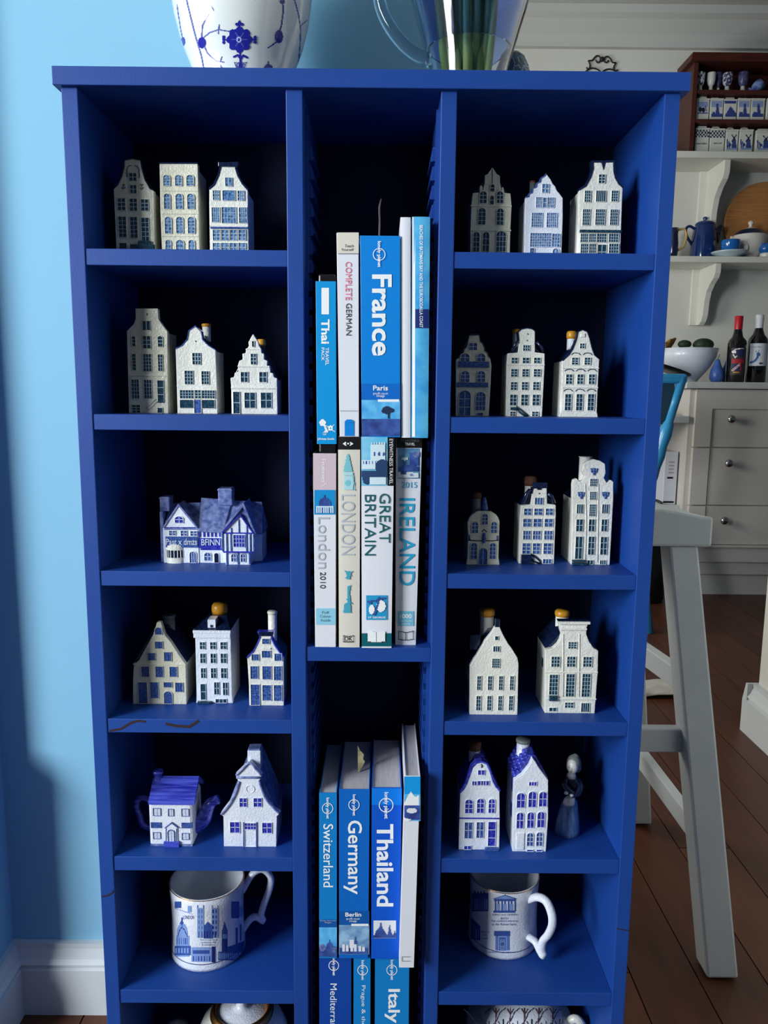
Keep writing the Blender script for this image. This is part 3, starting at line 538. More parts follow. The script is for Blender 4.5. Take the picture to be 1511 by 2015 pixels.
#@@PART2
# ---------------------------------------------------------------- more ceramics
def quadbox(c, x0, y0, x1, y1, Ya, Yb, zmin=None):
    a = cY(c, x0, (y0+y1)/2, Ya); b = cY(c, x1, (y0+y1)/2, Ya); zt = cY(c, (x0+x1)/2, y0, Ya).z; zb = cY(c, (x0+x1)/2, y1, Ya).z
    if zmin is not None: zb = max(zb, zmin) if zmin > -1 else zb
    return (a.x, b.x, Ya, Yb, zb, zt)
def cpoly(c, pts, Y): return [((p := cY(c, x, y, Y)).x, p.z) for x, y in pts]
def gable_roof(mb, c, eave, ridge, Ye, Yr, Yb):    # front eave (x0,x1,y) and ridge (x0,x1,y) in crop pixels
    e0 = cY(c, eave[0], eave[2], Ye); e1 = cY(c, eave[1], eave[3], Ye); r0 = cY(c, ridge[0], ridge[2], Yr); r1 = cY(c, ridge[1], ridge[3], Yr)
    b0 = Vector((e0.x, Yb, e0.z)); b1 = Vector((e1.x, Yb, e1.z)); d = Vector((0, 0, -.002))
    return mb.add([e0, e1, r1, r0, b0, b1, e0+d, e1+d, b0+d, b1+d], [(0, 1, 2, 3), (3, 2, 5, 4), (0, 3, 4), (1, 5, 2), (6, 7, 1, 0), (8, 4, 5, 9), (6, 8, 9, 7), (0, 4, 8, 6), (7, 9, 5, 1)])
# half-timbered pub cottage
bz = ZS['S3t']; Y = onZ(*cp('C', 560, 1015), bz).y; Yr_ = onZ(*cp('C', 1090, 1036), bz).y
t = thing('ceramic_cottage', 'blue and white half-timbered ceramic cottage with lettered sign and chimneys', 'figurine', (cY('C', 740, 1000, Y).x, Y+.03, bz))
mb = MB(); x = quadbox('C', 190, 600, 610, 1015, Y, Y+.05); mb.box(x[0], x[1], Y, Y+.05, bz, x[5])
x = quadbox('C', 605, 640, 1000, 1015, Y+.001, Y+.05); mb.box(x[0], x[1], Y+.001, Y+.05, bz, x[5])
x = quadbox('C', 1000, 660, 1360, 1015, Y+.012, Y+.05); mb.box(x[0], x[1], Y+.012, Y+.05, bz, x[5])
x = quadbox('C', 930, 880, 1230, 1036, Yr_, Y+.02); mb.box(x[0], x[1], Yr_, Y+.02, bz, x[5])
x = quadbox('C', 885, 655, 1270, 885, Yr_-.003, Y+.02); mb.box(x[0], x[1], Yr_-.003, Y+.02, x[4], x[5])
mb.prism(cpoly('C', [(1262, 662), (1100, 440), (890, 662)], Yr_-.003), Yr_-.003, Y+.03)
mbr = MB().prism(cpoly('C', [(1274, 664), (1140, 330), (876, 645)], Yr_-.001), Yr_-.001, Y+.03)
mb.prism(cpoly('C', [(585, 590), (370, 330), (205, 590)], Y-.001), Y-.001, Y+.025)
mb.build('walls', M['glazeb'], t, bevel=.0005); mbr.build('gable_soffit', M['slate'], t)
for (e, r, a, b, cc) in (((195, 615, 600, 600), (270, 630, 300, 292), Y-.001, Y+.026, Y+.052), ((604, 900, 622, 640), (640, 1010, 235, 262), Y-.002, Y+.024, Y+.052), ((880, 1365, 560, 660), (960, 1362, 262, 285), Y+.006, Y+.026, Y+.052)):
    gable_roof(MB(), 'C', e, r, a, b, cc).build('roof', M['slate'], t, bevel=.0006)
def vee(pts, Ya, Yb, w, m): MB().ribbon([((p := cY('C', x, y, Ya)).x, p.z) for x, y in pts], -w, w, Ya-.001, Yb).build('barge_board', M[m], t)
vee([(192, 592), (370, 322), (592, 592)], Y-.001, Y+.026, .0009, 'slate'); vee([(872, 645), (1140, 322), (1278, 665)], Yr_-.003, Y+.03, .0012, 'slate'); vee([(890, 655), (1100, 438), (1262, 662)], Yr_-.004, Yr_, .0007, 'cobalt')
for (x0, y0, x1, y1, a, b) in ((838, 128, 1005, 330, Y+.016, Y+.034), (145, 228, 258, 400, Y+.008, Y+.026)):
    x = quadbox('C', x0, y0, x1, y1, a, b); mb = MB().box(*x); mb.box(x[0]-.0006, x[1]+.0006, a-.0006, b+.0006, x[5]-.003, x[5]-.001); mb.build('chimney', M['slate'], t, bevel=.001)
x = quadbox('C', 152, 400, 196, 1000, Y+.004, Y+.03); MB().box(x[0], x[1], x[2], x[3], bz, x[5]).build('chimney_stack', M['slate'], t, bevel=.001)
def cdet(n, m, x0, y0, x1, y1, Yp, pr=.0008):
    x = quadbox('C', x0, y0, x1, y1, Yp-pr, Yp+.002); MB().box(x[0], x[1], x[2], x[3], max(x[4], bz), x[5]).build(n, M[m], t, bevel=.0003)
cdet('sign_board', 'denim', 215, 702, 600, 830, Y, .0016); cdet('sign_board', 'cobalt', 612, 720, 872, 840, Y+.001, .0016)
lettering(t, 'Past x dmzs', (222, 725, 590, 800), cplane('C', Y-.0020), M['palec'], bold=.01); lettering(t, 'BFINN', (640, 730, 862, 805), cplane('C', Y-.0010), M['palec'], bold=.01)
for x0 in (205, 275, 345, 415, 490, 555): cdet('beam_end', 'cobalt', x0, 594, x0+34, 612, Y)
for x0 in (612, 662, 708, 755, 800, 850): cdet('beam', 'cobalt', x0, 645, x0+22, 705, Y+.001)
cdet('beam', 'cobalt', 200, 582, 600, 596, Y); cdet('beam', 'cobalt', 606, 628, 880, 645, Y+.001); cdet('beam', 'cobalt', 630, 842, 910, 862, Y+.001)
for x0 in (885, 935, 985, 1170, 1215, 1255): cdet('beam', 'denim', x0, 662, x0+20, 878, Yr_-.003)
for x0 in (990, 1080, 1175): cdet('beam', 'denim', x0, 480+abs(x0-1095)*1.1, x0+16, 652, Yr_-.003)
cdet('beam', 'cobalt', 890, 652, 1270, 668, Yr_-.003); cdet('beam', 'cobalt', 900, 876, 1260, 896, Yr_-.003)
for x0 in (935, 1070, 1205): cdet('beam', 'denim', x0, 898, x0+22, 1032, Yr_)
def cwin(x0, y0, x1, y1, st, Yp, m='denim', n='window'):
    x = quadbox('C', x0, y0, x1, y1, Yp, Yp+.002); window(t, x[0], x[1], max(x[4], bz+.0005), x[5], Yp, st, M[m], M['palec'], M['glazeb'], n)
for a in ((262, 632, 335, 682, '22'), (400, 630, 472, 690, '22'), (515, 635, 590, 690, '22')): cwin(*a, Y)
cwin(330, 460, 425, 535, 'a22', Y-.001, 'cobalt'); cwin(1025, 680, 1155, 822, '43', Yr_-.003, 'cobalt'); cwin(1000, 905, 1055, 995, 'a22', Yr_); cwin(1112, 905, 1165, 1000, 'a22', Yr_)
cwin(505, 878, 580, 1010, 'ad31', Y, 'denim', 'door'); cwin(798, 895, 850, 1012, 'adn', Y+.001, 'navy', 'door'); cwin(680, 890, 755, 985, 'a22', Y+.001)
p0 = cY('C', 225, 1000, Y); p1 = cY('C', 435, 1000, Y); r = (p1.x-p0.x)/2; hz = cY('C', 330, 805, Y-.008).z-bz
mb = MB().lathe([(r, 0), (r, hz*.28), (r*.97, hz*.29)], ((p0.x+p1.x)/2, Y+.002, bz), 20, 1, .55, math.pi, 2*math.pi)
mb.slot(1).lathe([(r*.97, hz*.29), (r*.97, hz*.68)], ((p0.x+p1.x)/2, Y+.002, bz), 20, 1, .55, math.pi, 2*math.pi)
mb.slot(0).lathe([(r*.97, hz*.68), (r*1.04, hz*.69), (r*1.02, hz*.92), (r*.6, hz)], ((p0.x+p1.x)/2, Y+.002, bz), 20, 1, .55, math.pi, 2*math.pi)
for k in range(1, 8): a = math.pi+math.pi*k/8; mb.slot(0).box((p0.x+p1.x)/2+r*math.cos(a)-.0004, (p0.x+p1.x)/2+r*math.cos(a)+.0004, Y+.002+r*.55*math.sin(a)-.0004, Y+.004+r*.55*math.sin(a), bz+hz*.3, bz+hz*.68)
mb.build('bay_window', [M['glaze'], M['navy']], t)
# house-shaped teapot
bz = ZS['S5t']; Y = onZ(*cp('E', 400, 985), bz).y; D = .046
a = cY('E', 205, 980, Y); b = cY('E', 597, 980, Y); ze = cY('E', 400, 598, Y).z
t = thing('house_teapot', 'miniature ceramic teapot shaped like a house with cobalt roof and spout', 'teapot', ((a.x+b.x)/2, Y+D/2, bz))
MB().box(a.x, b.x, Y, Y+D, bz, ze).build('body', M['glazeb'], t, bevel=.003)
mb = MB(); e0 = cY('E', 190, 590, Y-.002); e1 = cY('E', 608, 590, Y-.002); zr = cY('E', 440, 352, Y+D*.5).z
N = 7
for k in range(N):     # courses of the roof
    for s in (0, 1):
        f0, f1 = k/N, (k+1)/N; ya = Y-.002+(D/2+.002)*f0; yb = Y-.002+(D/2+.002)*f1
        if s: ya, yb = 2*Y+D-ya, 2*Y+D-yb
        za = e0.z+(zr-e0.z)*f0; zb = e0.z+(zr-e0.z)*f1; lift = .0012
        mb.add([(e0.x, ya, za+lift), (e1.x, ya, za+lift), (e1.x, yb, zb), (e0.x, yb, zb), (e0.x, ya, za-.003), (e1.x, ya, za-.003), (e1.x, yb, zb-.004), (e0.x, yb, zb-.004)], [(0, 1, 2, 3), (4, 7, 6, 5), (0, 4, 5, 1), (3, 2, 6, 7), (0, 3, 7, 4), (1, 5, 6, 2)])
mb.build('roof', M['streak'], t)
MB().prismX([(Y+.001, ze-.002), (Y+D-.001, ze-.002), (Y+D/2, zr-.003)], a.x+.001, b.x-.001).build('gable', M['glazeb'], t)
p = cY('E', 278, 300, Y+D*.5); MB().lathe([(.0052, -.016), (.0052, -.004), (.0066, -.003), (.0064, 0), (.004, .001), (0, .001)], p, 16).build('chimney_knob', M['streak'], t, smooth=True)
Ym = Y+D*.5
MB().tube(sweep_round([cY('E', x, y, Ym) for x, y in ((610, 780), (680, 740), (720, 660), (760, 590), (822, 562))], 4), [.012, .0115, .011, .0105, .01, .0095, .009, .0085, .008, .0075, .007, .0067, .0064, .006, .0058, .0056, .0055], 14).build('spout', M['streak'], t, smooth=True)
MB().tube(sweep_round([cY('E', x, y, Ym) for x, y in ((215, 575), (150, 548), (95, 570), (88, 640), (115, 710), (140, 790), (215, 825))], 4), .0036, 10).build('handle', M['streak'], t, smooth=True)
def ewin(tt, x0, y0, x1, y1, st, m='denim', n='window', Yp=None, fr='denim'):
    Yp = Yp or Y; x = quadbox('E', x0, y0, x1, y1, Yp, Yp+.002); return window(tt, x[0], x[1], max(x[4], bz+.0005), x[5], Yp, st, M[m], M['palec'], M[fr], n)
for q in ((237, 643, 302, 707, '22'), (373, 650, 418, 710, '21'), (493, 648, 555, 712, '22'), (238, 860, 300, 915, '22'), (497, 868, 557, 922, '22')): ewin(t, *q, 'palec')
for q in ((213, 772, 310, 822), (490, 775, 588, 824)):
    x = quadbox('E', *q, Y-.0006, Y+.002); MB().box(*x).build('awning', M['denim'], t)
x = quadbox('E', 345, 820, 455, 948, Y-.0012, Y+.002); MB().box(*x).build('porch', M['glazeb'], t, bevel=.0003)
MB().prism(cpoly('E', [(462, 822), (400, 775), (338, 822)], Y-.0016), Y-.0016, Y+.002).build('porch_roof', M['glazeb'], t)
MB().ribbon([((p := cY('E', x, y, Y-.002)).x, p.z) for x, y in ((338, 824), (400, 776), (462, 824))], -.0004, .0004, Y-.0022, Y).build('porch_trim', M['denim'], t)
for xx in (350, 445): MB().tube([cY('E', xx, 826, Y-.0014), cY('E', xx, 945, Y-.0014)], .0004, 6).build('porch_post', M['denim'], t)
ewin(t, 370, 838, 425, 942, 'ad24', 'palec', 'door', Y-.0012)
x = quadbox('E', 328, 948, 468, 982, Y-.003, Y); MB().box(x[0], x[1], x[2], x[3], bz, x[5]).build('step', M['streak'], t, bevel=.0004)
MB().box(a.x+.001, b.x-.001, Y-.0003, Y+.002, bz+.0002, bz+.003).build('painted_base', M['slate'], t)
# farmhouse with swept gable
t, Y, pts = house('E', 'ceramic_farmhouse', 'white ceramic farmhouse with swept gable, slate blue roof and square chimney', [(872, 988), (868, 717), (840, 698), (868, 658), (928, 582), (978, 492), (1003, 402), (990, 376), (975, 342), (1030, 288), (1105, 222), (1165, 285), (1215, 342), (1205, 376), (1187, 398), (1216, 492), (1270, 590), (1330, 658), (1380, 690), (1350, 717), (1345, 988)],
      [(1015, 550, 1078, 628, '22'), (1142, 550, 1212, 628, '22'), (930, 765, 1013, 862, '22f'), (1220, 772, 1303, 865, '22f'), (1060, 775, 1166, 832, '42'), (1062, 838, 1160, 985, 'dn', 'glazeb')],
      ZS['S5t'], None, dep=.058, pane='cobalt', bar='palec', wh='glazeb', sh=715, roof=.92, roofmat='slate')
for pl in ([(848, 698), (900, 640), (945, 575), (985, 490), (1010, 402)], [(1372, 690), (1325, 645), (1262, 575), (1222, 492), (1190, 402)], [(982, 345), (1035, 295), (1105, 232), (1160, 288), (1208, 345)], [(985, 366), (1205, 366)]):
    MB().tube(sweep_round([cY('E', x, y, Y-.0006) for x, y in pl], 3), .0014, 8).build('gable_trim', M['slate'], t, smooth=True)
for xx in (1050, 1165): MB().tube([cY('E', xx, 770, Y-.0008), cY('E', xx, 990, Y-.0008)], .0008, 6).build('door_post', M['slate'], t)
p = cY('E', 1092, 235, Y+.012); q = cY('E', 1206, 112, Y+.012)
mb = MB().box(p.x, q.x, Y+.008, Y+.022, p.z-.006, q.z); mb.slot(1).box(p.x+.0005, q.x-.0005, Y+.0085, Y+.0215, q.z, q.z+.002); mb.build('chimney', [M['glazeb'], M['slate']], t, bevel=.0005)
MB().lathe([(.0034, 0), (.0042, 0), (.0042, .0008), (.0034, .0008)], (0, 0, 0), 20).v
rg = MB(); cc = cY('E', 1110, 470, Y-.0004); rg.tube([(cc.x+.0048*math.cos(k*math.pi/8), Y-.0004, cc.z+.0048*math.sin(k*math.pi/8)) for k in range(17)], .0003, 5); rg.build('medallion', M['glazeb'], t)
# porcelain lady
bz = ZS['S5t']; Yl = onZ(*cp('J', 1200, 1052), bz).y+.012
def ring_loft(mb, rows, n=24):   # rows: (cx px, y px, half width px, depth ratio)
    vs = []; fs = []
    for cx, y, hw, dr in rows:
        p = cY('J', cx, y, Yl); r = (cY('J', cx+hw, y, Yl)-p).length
        for k in range(n): g = 2*math.pi*k/n; vs.append((p.x+r*math.cos(g), Yl+r*dr*math.sin(g), max(p.z, bz+.0003)))
    for j in range(len(rows)-1):
        for k in range(n): fs.append((j*n+k, j*n+(k+1) % n, (j+1)*n+(k+1) % n, (j+1)*n+k))
    fs += [tuple(range(n)), tuple(range(len(rows)*n-1, (len(rows)-1)*n-1, -1))]
    return mb.add(vs, fs)
t = thing('porcelain_lady', 'small porcelain lady in navy bodice and pale blue skirt with bonnet', 'figurine', (cY('J', 1195, 1050, Yl).x, Yl, bz))
skm = mat('pale_blue_skirt', (70, 106, 158), .15, (122, 156, 196), 120, coat=.5, stretch=(3, 3, .3))
ring_loft(MB(), [(1185, 1052, 120, .9), (1185, 1025, 126, .9), (1188, 960, 122, .9), (1195, 860, 110, .9), (1205, 760, 92, .9), (1215, 690, 74, .85), (1225, 650, 55, .8)]).build('skirt', skm, t, smooth=True)
ring_loft(MB(), [(1180, 1060, 50, .8), (1180, 1046, 60, .8)]).build('shoes', M['glazec'], t, smooth=True)
mb = ring_loft(MB(), [(1228, 665, 56, .8), (1232, 610, 62, .8), (1238, 545, 72, .85), (1240, 480, 70, .8), (1235, 440, 52, .75), (1232, 415, 26, .9)])
for pl, rr in (([(1178, 470), (1160, 520), (1195, 570), (1250, 610)], .0036), ([(1295, 480), (1318, 545), (1290, 610), (1225, 625)], .0038)):
    mb.tube(sweep_round([cY('J', x, y, Yl-(.008 if i else .002)-(.003 if i > 1 else 0)) for i, (x, y) in enumerate(pl)], 4), rr, 10)
mb.build('bodice', M['navy'], t, smooth=True)
mb = ring_loft(MB(), [(1232, 452, 50, .95), (1228, 425, 46, .9), (1235, 390, 26, .9)]); mb.build('kerchief', M['glaze'], t, smooth=True)
p = cY('J', 1240, 335, Yl); mb = MB().ball((p.x, p.y-.001, p.z), .0072, .0078, .0098, 18); mb.ball((p.x-.0035, p.y-.0078, p.z-.0012), .0011, .0014, .0018, 8)
mb.tube([(p.x+.0005, p.y, p.z-.006), cY('J', 1236, 425, Yl)], .0032, 10); mb.build('head', M['glaze'], t, smooth=True)
for dx in (-.0056, -.001): MB().ball((p.x+dx, p.y-.0072-(.0004 if dx > -.003 else -.0014), p.z+.0012), .0007, .0005, .0006, 8).build('eye', M['navy'], t, smooth=True)
MB().ball((p.x-.0032, p.y-.0078, p.z-.0042), .0012, .0005, .0005, 8).build('mouth', M['red'], t, smooth=True)
mb = MB().ball((p.x+.0022, p.y+.0022, p.z+.0028), .0086, .0088, .0100, 16); mb.ball((p.x+.0075, p.y+.004, p.z-.004), .0045, .005, .0065, 10); mb.ball((p.x+.004, p.y+.003, p.z+.010), .0045, .0045, .0035, 10); mb.build('bonnet', M['gray'], t, smooth=True)
mb = ring_loft(MB(), [(1195, 700, 52, .5), (1192, 670, 60, .55), (1200, 630, 52, .6), (1215, 600, 30, .6)]); mb.v = [(x, y-.007, z) for x, y, z in mb.v]; mb.build('apron', M['glaze'], t, smooth=True)
for (hx, hy) in ((1178, 606), (1232, 628)):
    q = cY('J', hx, hy, Yl-.0135); MB().ball(q, .0026, .0024, .0022, 10).build('hand', M['glaze'], t, smooth=True)
# ---------------------------------------------------------------- mugs
def mug(label, c, xl, xr, yfront, yrim, theta, hpath, prints, groupn):
    bz = ZS['S6t']; xm = (xl+xr)/2; Yf = onZ(*cp(c, xm, yfront), bz).y
    R = (cY(c, xr, yfront-500, Yf+.044).x-cY(c, xl, yfront-500, Yf+.044).x)/2
    Yc = Yf+R; cx = cY(c, xm, yfront-300, Yc).x; H = cY(c, xm, yrim, Yf).z-bz
    t = thing('mug', label, 'mug', (cx, Yc, bz), groupn)
    th = .0028
    out = [(0, .001), (R*.8, .001), (R*.84, 0), (R*.99, .0005), (R*1.0, .004), (R*.985, .012), (R*.965, H*.3), (R*.96, H*.55), (R*.975, H*.8), (R*1.0, H-.001)]
    inn = [(R*1.0-th*.5, H), (R*1.0-th, H-.001), (R*.96-th, H*.6), (R*.965-th, .008), (R*.7, .005), (0, .005)]
    b = MB().lathe(out+inn, (cx, Yc, bz), 56); b.build('body', M['glazeb'], t, smooth=True)
    for zz, rr in ((H-.0006, R*1.0), (.0105, R*.988)):
        MB().lathe([(rr+.0003, zz-.0005), (rr+.0006, zz), (rr+.0003, zz+.0005)], (cx, Yc, bz), 56).build('gilt_line', M['gold' if zz > .02 else 'ink3'], t, smooth=True)
    d = Vector((math.cos(theta), math.sin(theta), 0))
    MB().tube(sweep_round([Vector((cx, Yc, bz))+d*(R*r_)+Vector((0, 0, H*z_)) for r_, z_ in hpath], 5), .0042, 10, flat=1.25).build('handle', M['glazeb'], t, smooth=True)
    sm = surf_mapper(b, .0005); mp = lambda x, y: sm(*cp(c, x, y))
    prints(t, mp)
    return t
def printsL(t, mp):
    b = Bmp((180, 470, 960, 1180), 8)
    b.disc(270, 830, 62, 120, 1).rect(205, 850, 345, 1080, 1).rect(262, 650, 272, 730, 0).poly([(240, 720), (268, 660), (290, 720)], 0)
    for k in range(6): b.rect(212+k*23, 870, 220+k*23, 940, 0)
    b.rect(190, 960, 360, 1060, 0)
    for k in range(5): b.rect(200+k*32, 980, 214+k*32, 1040, 1)
    b.line([(222, 860), (240, 790), (270, 750), (300, 790), (330, 860)], 9, 2)
    b.rect(440, 540, 508, 870, 1).rect(595, 540, 668, 870, 1).rect(505, 730, 600, 880, 0)
    for xx in (438, 505, 598, 662): b.poly([(xx-7, 545), (xx, 500), (xx+7, 545)], 0)
    for k in range(5):
        b.rect(450, 560+k*60, 462, 595+k*60, 0).rect(482, 560+k*60, 494, 595+k*60, 0).rect(608, 560+k*60, 620, 595+k*60, 2).rect(640, 560+k*60, 652, 595+k*60, 0)
    for k in range(7): b.rect(452+k*30, 800, 462+k*30, 870, 2)
    b.poly([(520, 735), (552, 690), (590, 735)], 0)
    b.rect(375, 975, 635, 1130, 1).rect(385, 1010, 570, 1045, 0)
    for k in range(8): b.rect(388+k*30, 1070, 400+k*30, 1125, 0)
    b.rect(600, 970, 632, 1140, 2)
    b.rect(708, 800, 775, 1060, 0).poly([(708, 800), (738, 690), (775, 800)], 0).rect(716, 830, 766, 880, 1)
    for k in range(4): b.rect(718+k*14, 890, 724+k*14, 1040, 2)
    b.rect(670, 1020, 900, 1120, 0).poly([(775, 1020), (775, 970), (960, 900), (960, 1040)], 0)
    for k in range(9): b.rect(680+k*24, 1040, 688+k*24, 1100, 1)
    b.rect(815, 470, 900, 650, 0).rect(900, 520, 950, 640, 1).rect(190, 470, 262, 540, 0).rect(335, 520, 372, 590, 1).line([(195, 545), (380, 610)], 7, 1)
    b.rect(860, 760, 880, 930, 0).rect(905, 720, 925, 900, 0)
    b.build('transfer_print', [M['ink'], M['ink2'], M['ink3']], mp, t)
    lettering(t, 'LONDON', (280, 625, 400, 665), mp, M['ink'])
    for k, s in enumerate(('Westminster Abbey', 'consecrated 1065', 'London')): lettering(t, s, (465+k*12, 885+k*26, 660-k*14, 903+k*26), mp, M['ink'])
def printsR(t, mp):
    b = Bmp((235, 330, 800, 1090), 8)
    b.poly([(508, 440), (632, 398), (762, 440)], 1).line([(508, 442), (632, 400), (762, 442)], 9, 0).rect(515, 440, 755, 462, 0)
    for k in range(7): b.rect(522+k*36, 470, 536+k*36, 575, 0)
    for k in range(3): b.rect(545+k*70, 500, 580+k*70, 570, 1)
    b.rect(508, 572, 750, 592, 0)
    b.rect(265, 380, 448, 575, 0)
    for k in range(7): b.rect(275+k*26, 440, 285+k*26, 560, 1)
    for k in range(4): b.poly([(290+k*35, 385), (303+k*35, 345), (316+k*35, 385)], 2)
    b.poly([(262, 640), (362, 745), (362, 900), (262, 880)], 0)
    for k in range(3): b.rect(280+k*28, 770, 294+k*28, 880, 1)
    b.rect(516, 798, 690, 850, 0).rect(530, 850, 680, 1010, 1).rect(570, 865, 645, 1010, 0).rect(582, 880, 632, 1000, 1)
    for k in (528, 550, 660, 678): b.rect(k, 850, k+8, 1005, 0)
    for k in range(5): b.rect(588, 890+k*22, 626, 898+k*22, 2)
    b.build('transfer_print', [M['ink'], M['ink2'], M['ink3']], mp, t)
    for s, q in (('KING and QUEEN', (500, 605, 770, 628)), ('BATH', (590, 645, 670, 668)), ('The covered entrance', (480, 672, 780, 694)), ('to the Roman baths', (490, 708, 760, 732)), ('Bath in', (375, 795, 465, 815)), ('other', (385, 828, 440, 845)), ('streets', (378, 868, 446, 885)), ('Marlborough House', (430, 1020, 750, 1040))):
        lettering(t, s, q, mp, M['ink'])
GM = 'white printed bone china mugs'
mug('white mug printed with blue London landmarks, handle swept outward', 'T', 160, 968, 1255, 462, math.radians(12), [(.93, .74), (1.2, .96), (1.48, 1.02), (1.70, .90), (1.68, .74), (1.52, .52), (1.43, .36), (1.48, .27), (1.30, .34), (1.12, .31), (.92, .17)], printsL, None)
mug('white mug printed with blue Bath buildings and captions, handle facing forward', 'V', 225, 985, 1120, 378, math.radians(-50), [(.90, .80), (1.2, .92), (1.5, .94), (1.7, .82), (1.74, .66), (1.62, .48), (1.46, .34), (1.42, .20), (1.48, .13), (1.36, .18), (1.2, .26), (.92, .26)], printsR, None)
# ---------------------------------------------------------------- bottom compartments
bz = ZS['S7t']
p = onY(475, 1976, .075); cx = p.x; Yc = .078; zr = p.z-bz-.012; rr = .0365
t = thing('sugar_bowl', 'round white china sugar bowl with a wide gold rim band', 'bowl', (cx, Yc, bz))
MB().lathe([(0, 0), (.030, 0), (.030, .004), (.045, .015), (.056, .035), (.058, zr*.62), (.050, zr*.85), (rr+.003, zr-.004)], (cx, Yc, bz), 48).build('body', M['glaze'], t, smooth=True)
MB().lathe([(rr+.003, zr-.004), (rr+.004, zr), (rr, zr+.008), (rr-.003, zr+.007), (rr-.004, zr)], (cx, Yc, bz), 48).build('gold_rim', M['gold'], t, smooth=True)
MB().lathe([(rr-.004, zr), (rr-.008, zr+.003), (rr*.4, zr+.006), (.008, zr+.008), (.006, zr+.014), (.010, zr+.020), (.007, zr+.026), (0, zr+.027)], (cx, Yc, bz), 40).build('lid', M['glazeb'], t, smooth=True)
p = onY(347, 2012, .10)
t = thing('salt_shaker', 'plain round-topped white china shaker standing in shadow', 'shaker', (p.x, .10, bz))
MB().lathe([(0, 0), (.016, 0), (.0175, .004), (.016, .03), (.012, (p.z-bz)*.75), (.0115, (p.z-bz)*.85), (.0095, (p.z-bz)*.97), (0, p.z-bz+.002)], (p.x, .10, bz), 24).build('body', M['glaze'], t, smooth=True)
MB().lathe([(.0121, (p.z-bz)*.74), (.0126, (p.z-bz)*.76), (.0121, (p.z-bz)*.78)], (p.x, .10, bz), 24).build('collar', M['gray'], t, smooth=True)
p = onY(1025, 1985, .085); cx = p.x; Yc = .088; zr = p.z-bz-.004
t = thing('lidded_tureen', 'white china tureen with a domed lid of dark leaf scroll pattern', 'tureen', (cx, Yc, bz))
MB().lathe([(0, 0), (.035, 0), (.035, .006), (.055, .02), (.068, .045), (.070, zr*.75), (.066, zr*.9), (.052, zr)], (cx, Yc, bz), 48).build('body', M['glaze'], t, smooth=True)
lid = MB().lathe([(.053, zr), (.052, zr+.003), (.046, zr+.010), (.034, zr+.017), (.018, zr+.021), (.006, zr+.022), (.006, zr+.028), (0, zr+.03)], (cx, Yc, bz), 48); lid.build('lid', M['glazeb'], t, smooth=True)
b = Bmp((955, 1978, 1105, 2060), 1.3)
for k in range(6):
    xx = 962+k*28; yy = 2036-(k % 2)*4
    for g in (-75, -48, -22, 0, 22, 48, 75):
        a_ = math.radians(g-90); L_ = 26-abs(g)*.08; mx, my = xx+math.cos(a_)*L_*.55, yy+math.sin(a_)*L_*.55
        b.line([(xx+math.cos(a_)*6, yy+math.sin(a_)*6), (mx, my)], 3.4, 0).line([(mx, my), (xx+math.cos(a_)*L_+g*.03, yy+math.sin(a_)*L_)], 1.8, 0)
    b.line([(xx+14, 2056), (xx+12, 2020), (xx+14, 1996), (xx+20, 1986)], 2.0, 1).line([(xx+14, 1996), (xx+8, 1985)], 2.0, 1).line([(xx+14, 1996), (xx+14, 1984)], 2.0, 1)
    b.line([(xx-14, 2010), (xx-6, 1992), (xx+4, 1984)], 1.6, 0)
b.build('leaf_scroll', [mat('grey_black_print', (44, 44, 56), .3), mat('plum_print', (92, 62, 76), .3)], surf_mapper(lid, .0006), t)
q = onY(1125, 2005, .075); MB().tube(sweep_round([(q.x-.012, .08, q.z-.03), (q.x-.004, .078, q.z-.008), (q.x+.006, .075, q.z), (q.x+.014, .075, q.z-.012), (q.x+.006, .078, q.z-.03)], 4), .0055, 10).build('side_handle', M['glaze'], t, smooth=True)
MB().tube(sweep_round([onY(x, y, .028) for x, y in ((912, 1985), (925, 1998), (935, 2012), (950, 2030))], 3), .0009, 6).build('painted_line', M['navy'], t, smooth=True)
